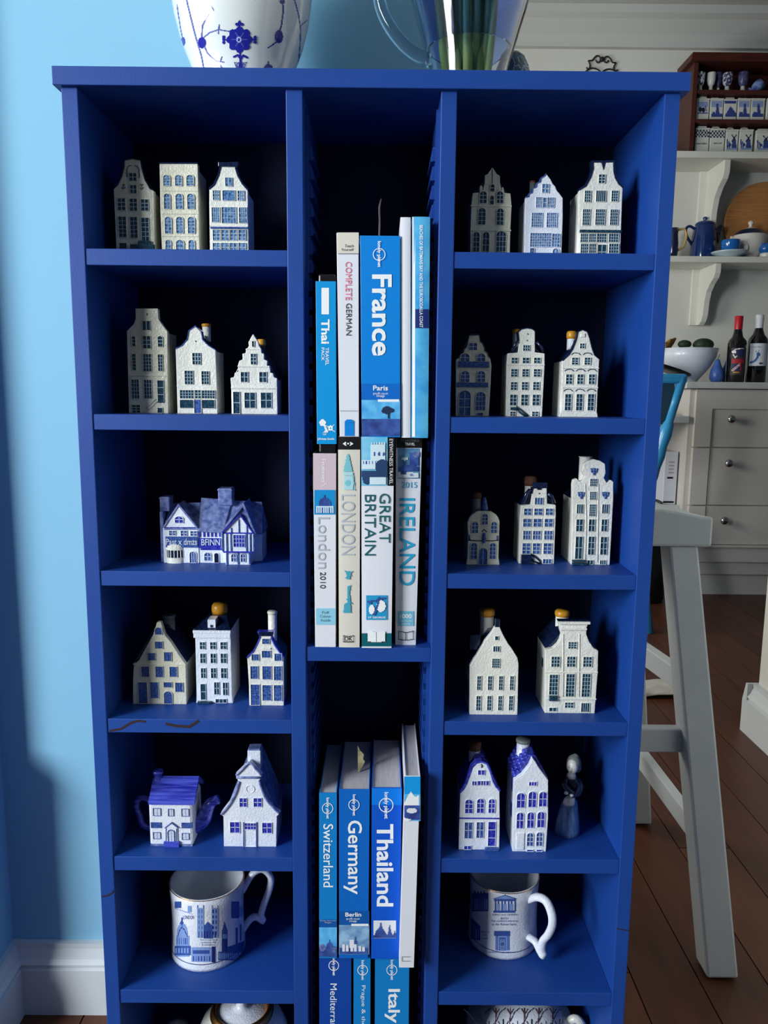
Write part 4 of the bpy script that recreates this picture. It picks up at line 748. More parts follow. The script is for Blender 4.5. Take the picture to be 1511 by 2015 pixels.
# ================================================================ BOOKS
def cov(name, rgb, rgb2=None, scale=20, rough=.38): return mat('cover_'+name, rgb, rough, rgb2, scale)
def book(name, label, c, q, Y, base, cover, dep=.128, bands=(), texts=(), pages=True, round_=0, group='guidebooks in the middle column'):
    TL, TR, BR, BL = [cY(c, x, y, Y) for x, y in q]
    if base is not None:
        BL.z = base; BR.z = base
    top = max(TL.z, TR.z); TL.z = TR.z = (TL.z+TR.z)/2
    t = thing(name, label, 'book', ((BL.x+BR.x)/2, Y+dep/2, min(BL.z, BR.z)), group)
    back = lambda v, d: Vector((v.x, Y+d, v.z)); e = .0012; dx = Vector((e, 0, 0))
    mb = MB()
    mb.hexa([BL, BR, TR, TL], [back(v, .0016) for v in (BL, BR, TR, TL)])
    mb.hexa([back(v, .0014) for v in (BL, BL+dx, TL+dx, TL)], [back(v, dep) for v in (BL, BL+dx, TL+dx, TL)])
    mb.hexa([back(v, .0014) for v in (BR-dx, BR, TR, TR-dx)], [back(v, dep) for v in (BR-dx, BR, TR, TR-dx)])
    if round_:
        n = 8; vs = []
        for v0, v1 in ((BL, BR), (TL, TR)):
            for k in range(n+1):
                u = k/n; p = v0.lerp(v1, u); vs.append((p.x, Y-round_*(1-(2*u-1)**2), p.z))
        mb.add(vs, [(k, k+1, n+2+k, n+1+k) for k in range(n)]+[tuple(range(n, -1, -1)), tuple(range(n+1, 2*n+2))])
    mb.build('cover', cover, t, bevel=.0003 if not round_ else 0)
    dz = Vector((0, 0, .0018)); ins = [BL+dx+dz*.3, BR-dx+dz*.3, TR-dx-dz, TL+dx-dz]
    MB().hexa([back(v, .0016) for v in ins], [back(v, dep-.002) for v in ins]).build('page_block', M['pages'], t)
    xc, hw = (BL.x+BR.x)/2, (TR.x-TL.x)/2
    def mp(x, y):
        p = cY(c, x, y, Y)
        p = cY(c, x, y, Y-round_*max(0, 1-((p.x-xc)/max(hw, 1e-6))**2)-.0002) if round_ else cY(c, x, y, Y-.0002)
        return p
    lay = 0
    for bnd in bands:
        x0, y0, x1, y1, m = bnd[:5]; lay += 1; n = 8; vs = []
        for yy in (y1, y0):
            for k in range(n+1): v = mp(x0+(x1-x0)*k/n, yy); vs.append(v-Vector((0, .00008*lay, 0)))
        MB().add(vs, [(k, k+1, n+2+k, n+1+k) for k in range(n)]).build('printed_panel', m, t)
    off = Vector((0, .00008*(lay+1)+(.00018 if round_ else 0), 0))
    for tx in texts:
        s, bx, m, rot = tx[:4]; bold = tx[4] if len(tx) > 4 else 0
        lettering(t, s, bx, lambda x, y: mp(x, y)-off, m, rot, bold)
    t['top'] = TL.z
    return t, (lambda x, y: mp(x, y)-off*2), TL.z
WH = M['white']
def lp_logo(t, mp, cx, cy, r, y0, y1, w):
    mb = MB(); n = 28; vs = []
    for k in range(n):
        g = 2*math.pi*k/n
        for rr in (r-w, r+w): vs.append(mp(cx+rr*math.cos(g), cy+rr*math.sin(g)))
    mb.add(vs, [(2*k, 2*k+1, (2*k+3) % (2*n), (2*k+2) % (2*n)) for k in range(n)]); mb.build('logo_ring', WH, t)
    lettering(t, 'lonely planet', (cx-r*.42, y0, cx+r*.36, y1), mp, WH, True, .025)
def pic(t, mp, box, cell, mats, draw): b = Bmp(box, cell); draw(b); b.build('printed_picture', mats, mp, t)
blue1 = cov('bright_blue', (10, 128, 214)); ink = mat('book_black_ink', (36, 38, 46), .5); skyb = cov('sky', (110, 196, 240), (60, 150, 220), 60); dusk = cov('dusk', (44, 62, 128), (66, 96, 170), 90)
cyan = mat('book_cyan_ink', (40, 160, 200), .5); silver = mat('book_silver_ink', (176, 182, 190), .4); greenk = mat('book_green_ink', (20, 92, 100), .5); pink = mat('book_rose_ink', (220, 110, 140), .5); palepink = cov('rose_white', (206, 186, 196)); gry = mat('book_grey_ink', (120, 120, 120), .5)
bwh = cov('white', (222, 224, 232)); bcr = cov('cream', (216, 212, 200)); bbk = cov('black', (24, 22, 24))
Cz = ZS['Ct']
# lower of the two upper tiers, standing on the middle shelf
t, mp, zA = book('guidebook', 'white London 2010 guidebook with pale pink top and dome photo', 'L', [(70, 185), (268, 185), (265, 1848), (88, 1848)], .002, Cz, bwh,
     bands=[(70, 186, 268, 498, palepink), (80, 500, 262, 712, cov('dome_sky', (20, 140, 204))), (96, 1520, 265, 1662, cov('pale_cyan', (140, 200, 224)))],
     texts=[("Frommer's", (145, 235, 185, 470), WH, True), ('London', (112, 735, 212, 1180), silver, True), ('2010', (130, 1208, 178, 1350), ink, True), ('Full', (150, 1545, 206, 1566), ink, False), ('Colour', (130, 1578, 225, 1600), ink, False), ('Inside', (138, 1612, 222, 1634), ink, False)])
pic(t, mp, (85, 530, 260, 712), 6, [cov('pale_stone', (196, 220, 232)), dusk], lambda b: (b.disc(170, 610, 48, 46, 1), b.rect(165, 540, 175, 580, 1), b.rect(100, 640, 245, 700, 0), b.rect(120, 605, 222, 640, 1), [b.rect(108+k*20, 650, 114+k*20, 695, 1) for k in range(7)]))
t, mp, zB = book('guidebook', 'cream London guidebook with black eye logo and clock tower drawing', 'L', [(285, 40), (475, 40), (470, 1840), (293, 1840)], .002, Cz, bcr, round_=.0006,
     bands=[(285, 41, 475, 152, bbk)], texts=[('LONDON', (312, 540, 432, 1062), silver, True), ('DK', (340, 1765, 408, 1800), ink, False)])
def eye(b): b.poly([(325, 102), (345, 88), (372, 80), (400, 90), (418, 102), (395, 116), (372, 122), (345, 115)], 0); b.disc(372, 101, 20, 20, 1); b.disc(372, 100, 8, 8, 0)
pic(t, mp, (320, 74, 424, 128), 4, [WH, bbk], eye)
pic(t, mp, (320, 180, 440, 520), 6, [cov('tower_aqua', (120, 190, 204)), cov('tower_aqua2', (170, 214, 222))], lambda b: (b.poly([(360, 200), (368, 185), (380, 200), (392, 260), (410, 345), (328, 345), (348, 260)], 0), b.rect(332, 350, 412, 372, 1), b.rect(336, 380, 415, 500, 1), b.disc(372, 440, 26, 26, 0), b.line([(412, 350), (428, 500)], 8, 0)))
pic(t, mp, (330, 1180, 420, 1570), 6, [cov('aqua_ink', (70, 160, 184)), cyan], lambda b: (b.disc(375, 1215, 24, 16, 0), b.line([(345, 1200), (400, 1240)], 10, 0), b.line([(350, 1260), (410, 1200)], 9, 0), b.rect(360, 1230, 390, 1270, 0), b.poly([(365, 1330), (395, 1320), (385, 1380), (392, 1480), (400, 1560), (330, 1560), (340, 1480), (365, 1470)], 0), b.line([(360, 1440), (405, 1480)], 8, 1)))
pic(t, mp, (325, 1748, 425, 1815), 4, [ink], lambda b: (b.line([(330, 1755), (330, 1808), (420, 1808), (420, 1755)], 5, 0), b.line([(330, 1755), (375, 1762), (420, 1755)], 5, 0)))
t, mp, zC = book('guidebook', 'thick white Great Britain guidebook with green foot and castle photo', 'L', [(485, 42), (770, 45), (745, 1848), (490, 1850)], .0005, Cz, bwh, round_=.0006,
     bands=[(486, 44, 712, 464, cov('photo_blue', (96, 186, 222), (150, 206, 230), 70)), (712, 44, 768, 464, bbk), (490, 1735, 747, 1848, cov('dark_teal', (12, 92, 104))), (528, 1408, 712, 1620, cov('stamp_blue', (40, 150, 200)))],
     texts=[('EYEWITNESS TRAVEL', (728, 60, 758, 450), WH, True), ('GREAT', (640, 530, 735, 955), greenk, True, .0), ('BRITAIN', (515, 540, 608, 1065), greenk, True, .0), ('ST GEORGE', (545, 1590, 695, 1606), WH, False, .02)])
pic(t, mp, (488, 60, 712, 462), 7, [cov('castle_pale', (206, 226, 234)), dusk, cov('tree_blue', (40, 66, 104))], lambda b: (b.rect(565, 110, 690, 300, 0), [b.rect(570+k*22, 90, 580+k*22, 115, 0) for k in range(6)], [b.disc(600+k*40, 190, 10, 18, 1) for k in range(3)], b.rect(490, 240, 640, 320, 0), [b.rect(500+k*26, 250, 508+k*26, 280, 1) for k in range(5)], b.disc(665, 300, 60, 65, 2), b.rect(490, 330, 712, 390, 2), b.disc(530, 400, 34, 50, 2), b.rect(555, 390, 700, 455, 0)))
pic(t, mp, (530, 1412, 710, 1585), 7, [WH, dusk], lambda b: (b.disc(575, 1530, 24, 40, 0), b.disc(655, 1500, 40, 50, 0), b.line([(545, 1460), (620, 1450), (690, 1430)], 14, 1), b.line([(600, 1570), (630, 1480), (640, 1430)], 18, 1), b.disc(560, 1470, 16, 12, 1)))
pic(t, mp, (535, 1700, 700, 1815), 6, [WH, gry], lambda b: (b.poly([(542, 1715), (617, 1725), (692, 1715), (692, 1800), (617, 1812), (542, 1800)], 0), b.line([(617, 1725), (617, 1812)], 6, 1), b.line([(540, 1805), (617, 1812), (695, 1805)], 6, 1)))
t, mp, zD = book('guidebook', 'white Ireland 2015 guidebook with cyan capitals and coast photo', 'L', [(785, 45), (1010, 45), (955, 1815), (780, 1815)], .012, Cz, bwh, round_=.0006,
     bands=[(788, 46, 1008, 138, bbk), (802, 142, 988, 402, cov('sea_photo', (120, 180, 212), (50, 96, 150), 60)), (800, 1545, 938, 1672, cov('price_blue', (110, 188, 214)))],
     texts=[('EYEWITNESS', (828, 62, 985, 84), gry, False), ('TRAVEL', (862, 92, 948, 116), WH, False), ('2015', (832, 432, 965, 482), cyan, False), ('IRELAND', (815, 570, 945, 1325), cyan, True, .01), ('1000', (818, 1568, 920, 1606), WH, False, .03), ('PHOTOGRAPHS', (818, 1622, 922, 1636), WH, False), ('MAPS', (835, 1648, 905, 1662), WH, False)])
pic(t, mp, (804, 170, 986, 400), 7, [cov('sand', (206, 216, 222)), dusk, M['slate']], lambda b: (b.rect(900, 180, 980, 290, 1), b.disc(960, 190, 30, 30, 2), b.poly([(806, 300), (900, 280), (980, 300), (980, 340), (806, 340)], 1), b.poly([(806, 345), (980, 350), (980, 398), (806, 398)], 0), b.disc(850, 355, 26, 14, 1), b.disc(920, 370, 18, 10, 2), b.disc(860, 230, 30, 14, 0)))
pic(t, mp, (798, 1705, 940, 1800), 6, [ink], lambda b: (b.line([(806, 1715), (806, 1785), (868, 1795), (932, 1785), (932, 1715), (868, 1728), (806, 1715)], 6, 0), b.line([(868, 1728), (868, 1795)], 6, 0)))
# upper tier, standing on those
t, mp, _ = book('phrase_pack', 'slim blue Thai phrase pack in a black case', 'K', [(85, 697), (245, 700), (250, 1990), (95, 1990)], .0, None, cov('thai_blue', (10, 146, 214)), dep=.10,
     texts=[('Thai', (128, 1000, 195, 1195), WH, True, .03), ('TRAVEL', (162, 1225, 190, 1365), WH, True, .01), ('PACK', (130, 1225, 155, 1330), WH, True, .01), ('CD', (142, 1892, 170, 1918), WH, False, .02), ('phrase book', (102, 1938, 235, 1962), WH, False, .02)])
pa = cY('K', 105, 640, .003); pb = cY('K', 240, 640, .003)
MB().box(pa.x, pb.x, .003, .10, zA, pa.z).build('plastic_case', M['black'], t, bevel=.002)
pic(t, mp, (125, 745, 195, 970), 6, [WH], lambda b: b.rect(130, 752, 188, 962, 0))
pic(t, mp, (95, 1780, 245, 1910), 6, [WH, cyan], lambda b: (b.disc(140, 1820, 26, 26, 0), b.line([(150, 1830), (172, 1880), (160, 1890)], 16, 0), b.disc(202, 1862, 20, 20, 0), b.line([(165, 1840), (235, 1890)], 5, 0), b.line([(175, 1895), (230, 1835)], 5, 0), b.disc(202, 1862, 7, 7, 1)))
t, mp, _ = book('language_book', 'white Complete German language book with pink and grey spine lettering', 'K', [(250, 310), (425, 320), (428, 1925), (275, 1925)], .001, zB, bwh,
     bands=[(256, 312, 426, 478, bcr), (265, 478, 424, 484, gry), (276, 1722, 428, 1730, silver), (315, 1815, 390, 1925, blue1)],
     texts=[('Teach', (315, 408, 386, 430), ink, False), ('Yourself', (288, 438, 386, 458), ink, False), ('COMPLETE', (320, 545, 370, 850), pink, True), ('GERMAN', (325, 875, 370, 1128), ink, True)])
pic(t, mp, (315, 1790, 392, 1818), 4, [blue1], lambda b: b.disc(352, 1818, 37, 26, 0))
t, mp, zt = book('guidebook', 'thickest bright blue France guidebook with red and grey bookmark', 'K', [(437, 340), (755, 335), (755, 1925), (450, 1925)], .0, zC, blue1, dep=.13,
     bands=[(448, 1510, 755, 1640, cov('mid_blue', (12, 104, 196))), (450, 1640, 755, 1790, skyb), (450, 1790, 755, 1925, dusk), (578, 1635, 745, 1655, WH)],
     texts=[('France', (530, 645, 688, 1290), WH, True, .025), ('Paris', (540, 1525, 658, 1565), WH, False, .02), ('pull-out', (542, 1578, 660, 1602), WH, False), ('map', (568, 1602, 632, 1624), WH, False)])
lp_logo(t, mp, 588, 487, 47, 382, 588, 3)
pic(t, mp, (600, 1675, 720, 1910), 7, [mat('tree_ink', (16, 40, 76), .6)], lambda b: (b.disc(650, 1720, 38, 30, 0), b.disc(620, 1728, 16, 14, 0), b.disc(690, 1722, 16, 16, 0), b.rect(655, 1740, 670, 1785, 0)))
a = cY('K', 588, 340, .06); MB().tube(sweep_round([a, cY('K', 592, 220, .06), cY('K', 590, 120, .06), cY('K', 606, 40, .06)], 4), [.0012]*8+[.0014, .0012, .001, .0008, .0003], 6).build('bookmark', mat('bookmark_ribbon', (120, 40, 50), .7, (130, 128, 126), 14, stretch=(1, 1, 1.2)), t, smooth=True)
book('slim_booklet', 'slim plain white booklet wedged beside the thick France book', 'K', [(757, 192), (838, 192), (836, 1935), (764, 1935)], .002, zD, bwh, round_=.0006, dep=.14)
t, mp, _ = book('guidebook', 'tall pale blue beaches and coast book with sea photo spine', 'K', [(850, 187), (992, 190), (975, 1935), (842, 1935)], .001, zD, cov('sea_blue', (52, 150, 216), (96, 186, 226), 40), dep=.14, round_=.001,
     bands=[(850, 190, 873, 1932, WH), (874, 920, 980, 1070, cov('headland', (28, 46, 110)))], texts=[('BEACHES OF BATEMANS BAY AND THE EUROBODALLA COAST', (908, 255, 935, 1065), WH, True, .01)])
# lower tiers
lb = cov('lp_blue', (8, 100, 190)); lb2 = cov('lp_blue_light', (14, 124, 196)); lb3 = cov('lp_navy', (14, 66, 156)); dkb = cov('lp_panel', (14, 84, 160))
t, mp, z1 = book('guidebook', 'dark blue Mediterranean guidebook under the Switzerland book', 'M', [(107, 1640), (285, 1640), (285, 2100), (107, 2100)], .004, ZB, lb3, texts=[('Mediterranean', (168, 1790, 205, 2110), WH, True)])
lp_logo(t, mp, 188, 1690, 27, 1640, 1745, 2)
t, mp, z2 = book('guidebook', 'slim blue Prague guidebook beside the Italy book', 'M', [(298, 1636), (392, 1636), (392, 2100), (298, 2100)], .004, ZB, lb2, texts=[('Prague & the Czech', (336, 1800, 364, 2150), WH, True)])
lp_logo(t, mp, 348, 1715, 27, 1660, 1770, 2)
t, mp, z3 = book('guidebook', 'thick mid blue Italy guidebook at the foot of the column', 'M', [(417, 1640), (607, 1640), (605, 2100), (417, 2100)], .004, ZB, lb2, texts=[('Italy', (470, 1820, 555, 2010), WH, True, .02)])
lp_logo(t, mp, 510, 1715, 28, 1658, 1770, 2)
t, mp, _ = book('guidebook', 'slim blue Switzerland guidebook with mountain lake photo', 'M', [(107, 735), (205, 733), (205, 1640), (107, 1640)], .001, z1, lb2,
     bands=[(107, 1435, 205, 1478, dkb), (107, 1478, 205, 1640, skyb)], texts=[('Switzerland', (130, 905, 185, 1255), WH, True, .005), ('Easy-to-use', (112, 1436, 200, 1446), silver, False), ('maps', (138, 1448, 174, 1458), silver, False)])
lp_logo(t, mp, 154, 818, 29, 758, 875, 2)
pic(t, mp, (107, 1540, 205, 1640), 5, [dusk, M['slate']], lambda b: (b.rect(107, 1590, 205, 1640, 0), b.disc(165, 1585, 18, 26, 0), b.disc(125, 1590, 16, 20, 1), b.rect(160, 1545, 167, 1570, 0), b.disc(190, 1600, 14, 18, 1)))
t, mp, _ = book('guidebook', 'blue Germany guidebook with torn paper marker and town photo', 'M', [(217, 714), (388, 714), (378, 1630), (217, 1630)], .001, z1, lb,
     bands=[(217, 1388, 385, 1465, dkb), (217, 1465, 385, 1628, cov('town', (150, 190, 220), (90, 130, 180), 90)), (285, 1458, 380, 1470, WH)], texts=[('Germany', (242, 885, 345, 1295), WH, True, .015), ('Berlin', (252, 1395, 340, 1418), WH, False, .02), ('pull-out', (258, 1424, 332, 1438), WH, False), ('map', (275, 1440, 315, 1452), WH, False)])
lp_logo(t, mp, 300, 798, 29, 740, 858, 2)
pic(t, mp, (220, 1520, 380, 1628), 5, [bwh, dusk], lambda b: (b.rect(220, 1590, 375, 1628, 1), [b.rect(235+k*22, 1570+(k*7) % 20, 250+k*22, 1612, 0) for k in range(6)], b.poly([(300, 1570), (308, 1525), (316, 1570)], 1), b.rect(275, 1545, 300, 1590, 0)))
zt = t['top']; xs = cY('M', 322, 520, .04); scr = [(322, 655), (320, 470), (335, 500), (355, 520), (350, 545), (360, 560), (345, 590), (335, 600)]
MB().prism([((p := cY('M', x, y, .045)).x, p.z) for x, y in scr], .045, .0455).build('paper_marker', mat('old_paper', (196, 186, 140), .9, (150, 140, 100), 120), t)
t, mp, _ = book('guidebook', 'thick royal blue Thailand guidebook with temple spires', 'M', [(398, 706), (565, 703), (552, 1608), (396, 1606)], .0, z3+.0, cov('thailand_blue', (10, 84, 196)),
     bands=[(398, 708, 565, 800, cov('lp_top', (10, 120, 220))), (408, 1440, 533, 1538, bwh)], texts=[('Thailand', (425, 905, 518, 1362), WH, True, .025)])
lp_logo(t, mp, 478, 800, 38, 728, 875, 2.5)
pic(t, mp, (408, 1440, 533, 1538), 4, [dusk], lambda b: (b.poly([(412, 1538), (420, 1500), (440, 1480), (448, 1442), (456, 1480), (480, 1515), (485, 1538)], 0), b.poly([(480, 1538), (490, 1500), (497, 1460), (504, 1500), (515, 1525), (528, 1490), (533, 1538)], 0), b.rect(408, 1520, 533, 1538, 0)))
t, mp, _ = book('album_book', 'leaning white book with snowy mountain photo at the spine top', 'M', [(583, 640), (668, 640), (632, 1702), (550, 1702)], -.017, None, bwh, dep=.14,
     bands=[(578, 642, 668, 740, cov('snow_sky', (20, 150, 222))), (578, 740, 668, 888, skyb)])
pic(t, mp, (576, 725, 666, 890), 4, [WH, dusk, bwh], lambda b: (b.poly([(578, 790), (600, 745), (615, 725), (640, 755), (662, 742), (662, 800), (578, 800)], 0), b.rect(580, 802, 664, 880, 1), b.disc(620, 830, 30, 14, 2), b.poly([(578, 870), (620, 880), (600, 890), (578, 890)], 0)))
pic(t, mp, (555, 1630, 625, 1672), 3, [gry], lambda b: b.line([(565, 1640), (612, 1640), (612, 1665), (565, 1665), (565, 1640)], 2.5, 0))
# ================================================================ ON TOP OF THE BOOKCASE
tz = ZS['TT']; Yc = .092
def prof_px(cx, rows, Y): return [((onY(cx+hw, y, Y).x-onY(cx, y, Y).x), onY(cx, y, Y).z-tz) for y, hw in rows]
cx = onY(477, 60, Yc).x
t = thing('ginger_vase', 'rounded white porcelain vase painted with blue flower and vine pattern', 'vase', (cx, Yc, tz))
pr = prof_px(477, [(180, 92), (160, 94), (135, 101), (110, 111), (90, 118), (45, 130), (0, 137), (-60, 140), (-120, 132), (-170, 112), (-200, 84), (-210, 62), (-240, 58), (-262, 66)], Yc)
v = MB().lathe([(0, .001), (pr[0][0]*.8, .0), (pr[0][0]*.93, .002)]+pr+[(pr[-1][0]-.006, pr[-1][1]), (pr[-2][0]-.005, pr[-2][1]), (pr[8][0]-.006, pr[8][1]), (pr[5][0]-.006, pr[5][1]), (0, .01)], (cx, Yc, tz), 64)
v.build('body', mat('vase_porcelain', (226, 232, 230), .12, coat=.8), t, smooth=True)
b = Bmp((335, 0, 620, 200), 1.4)
b.disc(471, 78, 22, 22, 0)
for k in range(8): b.disc(471+19*math.cos(k*.785), 78+19*math.sin(k*.785), 7, 7, 0)
b.disc(470, 78, 5, 6, 2); b.disc(470, 78, 2.5, 3, 0)
for k in range(6): b.line([(471+6*math.cos(k*1.05), 78+7*math.sin(k*1.05)), (471+15*math.cos(k*1.05), 78+15*math.sin(k*1.05))], 1.5, 1)
for dx, dy in ((0, -1), (-1, 0), (1, 0)):
    for e in (-5, 0, 5): b.disc(471+dx*31+(e if dx == 0 else 0), 78+dy*34+(e if dy == 0 else 0)+(4 if e and dy else 0), 3.2, 3.2, 0)
    b.line([(471+dx*20, 78+dy*20), (471+dx*33, 78+dy*37)], 2.5, 0)
b.line([(472, 100), (473, 150)], 4, 0).line([(460, 112), (468, 108), (473, 116)], 4, 0).line([(486, 113), (478, 109), (473, 116)], 4, 0)
for k in range(-3, 4): b.line([(473+k*2, 138), (473+k*4, 122)], 1.5, 0)
b.line([(452, 62), (430, 58), (412, 64), (400, 74)], 2, 1).line([(410, 28), (398, 50), (396, 78), (408, 105), (425, 120), (440, 122)], 2.2, 1).disc(397, 84, 8, 11, 0).line([(431, 48), (429, 66)], 2, 1)
b.line([(432, 122), (436, 112)], 2, 1).line([(425, 138), (432, 128), (440, 140)], 3, 0)
b.line([(367, 0), (374, 30), (384, 70), (396, 110), (402, 140)], 2.4, 1).line([(348, 10), (354, 50), (360, 82)], 2.2, 1).disc(360, 82, 4.5, 9, 0)
b.line([(556, 0), (558, 20), (554, 50), (548, 70)], 2.6, 0).disc(549, 72, 8, 13, 0).line([(545, 82), (528, 94)], 2.4, 0).disc(556, 3, 5, 5, 0)
b.line([(580, 0), (588, 30), (592, 60), (590, 95), (586, 130)], 2.2, 1).disc(591, 116, 4, 10, 0).line([(604, 40), (590, 52)], 2, 1).disc(528, 134, 9, 8, 0).line([(528, 122), (528, 140)], 3, 0)
b.line([(400, 10), (412, 8), (420, 20)], 1.5, 1)
b.build('painted_pattern', [mat('vase_cobalt', (36, 40, 150), .2), mat('vase_wash', (92, 104, 176), .2), mat('vase_pale', (170, 190, 226), .2)], surf_mapper(v, .0005), t)
# clear jug
gl = mat('clear_blue_plastic', (240, 246, 253), .03, trans=1.0, ior=1.38, spec=.6)
gl2 = mat('blue_tinted_plastic', (158, 186, 238), .08, trans=1.0, ior=1.2)
cx = onY(924, 60, Yc).x
t = thing('jug', 'clear blue-tinted plastic jug holding green plant stems', 'jug', (cx, Yc, tz))
pr = prof_px(924, [(196, 70), (188, 74), (140, 77), (100, 88), (60, 99), (30, 108), (0, 116), (-60, 128), (-140, 138), (-220, 142)], Yc)
wt = .0025
MB().lathe([(0, .0)]+pr+[(r-wt, z) for r, z in pr[::-1][:-1]]+[(pr[1][0]-wt, .006), (0, .006)], (cx, Yc, tz), 64).build('body', gl, t, smooth=True)
MB().tube(sweep_round([onY(x, y, Yc) for x, y in ((800, -150), (770, -110), (748, -60), (745, -10), (757, 35), (785, 78), (815, 106), (846, 120))], 4), .0068, 12, flat=1.3).build('handle', gl, t, smooth=True)
i0 = pr[3][1]
MB().lathe([(pr[3][0]-wt-.001, i0), (pr[6][0]-wt-.001, pr[6][1]), (pr[9][0]-wt-.001, pr[9][1]), (pr[9][0]-wt-.003, pr[9][1]), (pr[6][0]-wt-.003, pr[6][1]), (pr[3][0]-wt-.003, i0)], (cx, Yc, tz), 48).build('inner_sleeve', gl2, t, smooth=True)
stem = [mat('stem_green', (84, 120, 56), .5, (110, 140, 70), 40), mat('stem_pale', (140, 160, 96), .5)]
st = thing('plant_stems', 'bunch of green plant stems standing inside the clear jug', 'plant', (cx, Yc, tz+.008))
for k in range(11):
    xx = 868+k*10; lean = (k-5)*3
    MB().tube([onY(xx-lean*.6, 150, Yc+((k*7) % 5-2)*.006), onY(xx, 60, Yc+((k*3) % 5-2)*.006), onY(xx+lean, -120, Yc+((k*5) % 5-2)*.008)], [.0038, .0042, .0036], 8).build('stem', stem[k % 2], st, smooth=True)
for k in range(6):
    p = onY(868+k*22, -200, Yc); MB().ball((p.x, p.y+((k*3) % 4-1.5)*.015, p.z), .02, .006, .04, 10).build('leaf', stem[0], st, smooth=True)
# patterned dome behind the jug
Yd = .135; p0 = onY(1011, 140, Yd); p1 = onY(1047, 140, Yd); r = p1.x-p0.x; hz = onY(1011, 103, Yd).z-tz
t = thing('trinket_box', 'dark teal domed trinket box with pale scroll pattern beside the jug', 'box', (p0.x, Yd, tz))
d = MB().lathe([(0, 0), (r, 0), (r*1.0, hz*.45), (r*.94, hz*.6), (r*.8, hz*.78), (r*.55, hz*.93), (r*.25, hz), (0, hz*1.01)], (p0.x, Yd, tz), 36); d.build('body', mat('trinket_teal', (20, 42, 60), .25, (50, 90, 110), 180), t, smooth=True)
b = Bmp((1000, 100, 1050, 150), 1.2)
for pl in ([(1008, 112), (1013, 124), (1010, 138)], [(1014, 130), (1020, 128), (1024, 134)], [(1026, 145), (1030, 128), (1036, 140)], [(1019, 112), (1022, 122)], [(1032, 122), (1034, 130), (1040, 132), (1042, 142)]): b.line(pl, 2.2, 0)
b.build('scroll_pattern', [mat('trinket_pale', (120, 146, 168), .3)], surf_mapper(d, .0005), t)
#@@PART3
# ================================================================ KITCHEN BEYOND
# base cabinet with drawers
FY = 2.665; CT = .966
xL = onY(1366, 840, FY).x; xR = 2.75
t = thing('drawer_cabinet', 'cream kitchen base cabinet with three recessed drawers and metal knobs', 'cabinet', ((xL+xR)/2, FY+.3, 0))
MB().box(xL-.02, xR, FY+.02, KY-.005, .10, .935).build('carcass', M['cream'], t)
MB().box(xL, xR, FY+.045, KY-.01, 0, .10).build('toe_kick', M['cream'], t)
zr0 = onY(1430, 1073, FY).z; zr1 = onY(1430, 1106, FY).z
MB().box(xL, xR, FY-.012, FY+.02, zr0-.008, zr0).build('rail_ledge', M['cream'], t)
MB().box(xL, xR, FY, FY+.02, zr1, zr0-.008).build('bottom_rail', M['cream'], t)
zd = [onY(1430, 765, FY).z, onY(1430, 881, FY).z, onY(1430, 995, FY).z, zr0]
for k, kn in enumerate(((1440, 825), (1435, 912), (1426, 1025))):
    z1, z0 = zd[k]-.003, zd[k+1]+.003; mb = MB(); fx = .075
    mb.box(xL+.002, xL+fx, FY, FY+.02, z0, z1); mb.box(xR-fx, xR-.002, FY, FY+.02, z0, z1)
    if k == 0: mb.box(xL+fx, xR-fx, FY, FY+.02, z1-.085, z1)
    mb.box(xL+fx, xR-fx, FY+.007, FY+.02, z0, z1)
    d = mb.build('drawer', M['cream'], t)
    p = onY(*kn, FY-.02); mbk = MB(); vs = []
    prof = [(.006, .02), (.006, .004), (.014, .002), (.0185, -.006), (.016, -.014), (.008, -.018), (0, -.0185)]
    n = 20
    for r, y in prof:
        for i in range(n): g = 2*math.pi*i/n; vs.append((p.x+r*math.cos(g), FY-.012+y*1.0, p.z+r*math.sin(g)))
    mbk.add(vs, [(j*n+i, j*n+(i+1) % n, (j+1)*n+(i+1) % n, (j+1)*n+i) for j in range(len(prof)-1) for i in range(n)])
    mbk.build('knob', M['chrome'], d, smooth=True)
w = MB().box(xL-.055, xR, FY-.02, KY, .937, CT).build('worktop', mat('pale_laminate', (196, 200, 198), .35, (204, 207, 204), 30), org=((xL+xR)/2, 2.9, .937), bevel=.004)
tag(w, 'pale laminate kitchen worktop over the cream drawers', 'worktop')
# lower desk beside it
dz = onY(1330, 819, FY).z
t = thing('desk', 'white built-in desk set lower than the worktop', 'desk', (1.0, FY+.3, 0))
MB().box(.45, xL-.022, FY+.002, KY-.002, dz-.03, dz).build('desk_top', M['trim'], t, bevel=.003)
MB().box(.45, .49, FY+.02, KY-.01, 0, dz-.03).build('side_panel', M['trim'], t)
MB().box(.45, xL-.022, KY-.02, KY-.004, 0, dz-.03).build('back_board', M['trim'], t)
MB().box(.49, xL-.022, FY+.06, KY-.02, .395, .41).build('lower_shelf', M['trim'], t)
lap = thing('laptop', 'thin dark closed laptop lying on the white desk', 'laptop', (1.15, FY+.2, dz))
MB().box(.95, 1.30, FY+.06, FY+.30, dz, dz+.010).build('base', M['black'], lap, bevel=.003); MB().box(.95, 1.30, FY+.06, FY+.30, dz+.012, dz+.020).build('screen_lid', mat('dark_grey_lid', (60, 62, 66), .4), lap, bevel=.003); MB().box(.97, 1.28, FY+.295, FY+.305, dz+.004, dz+.016).build('hinge', M['black'], lap)
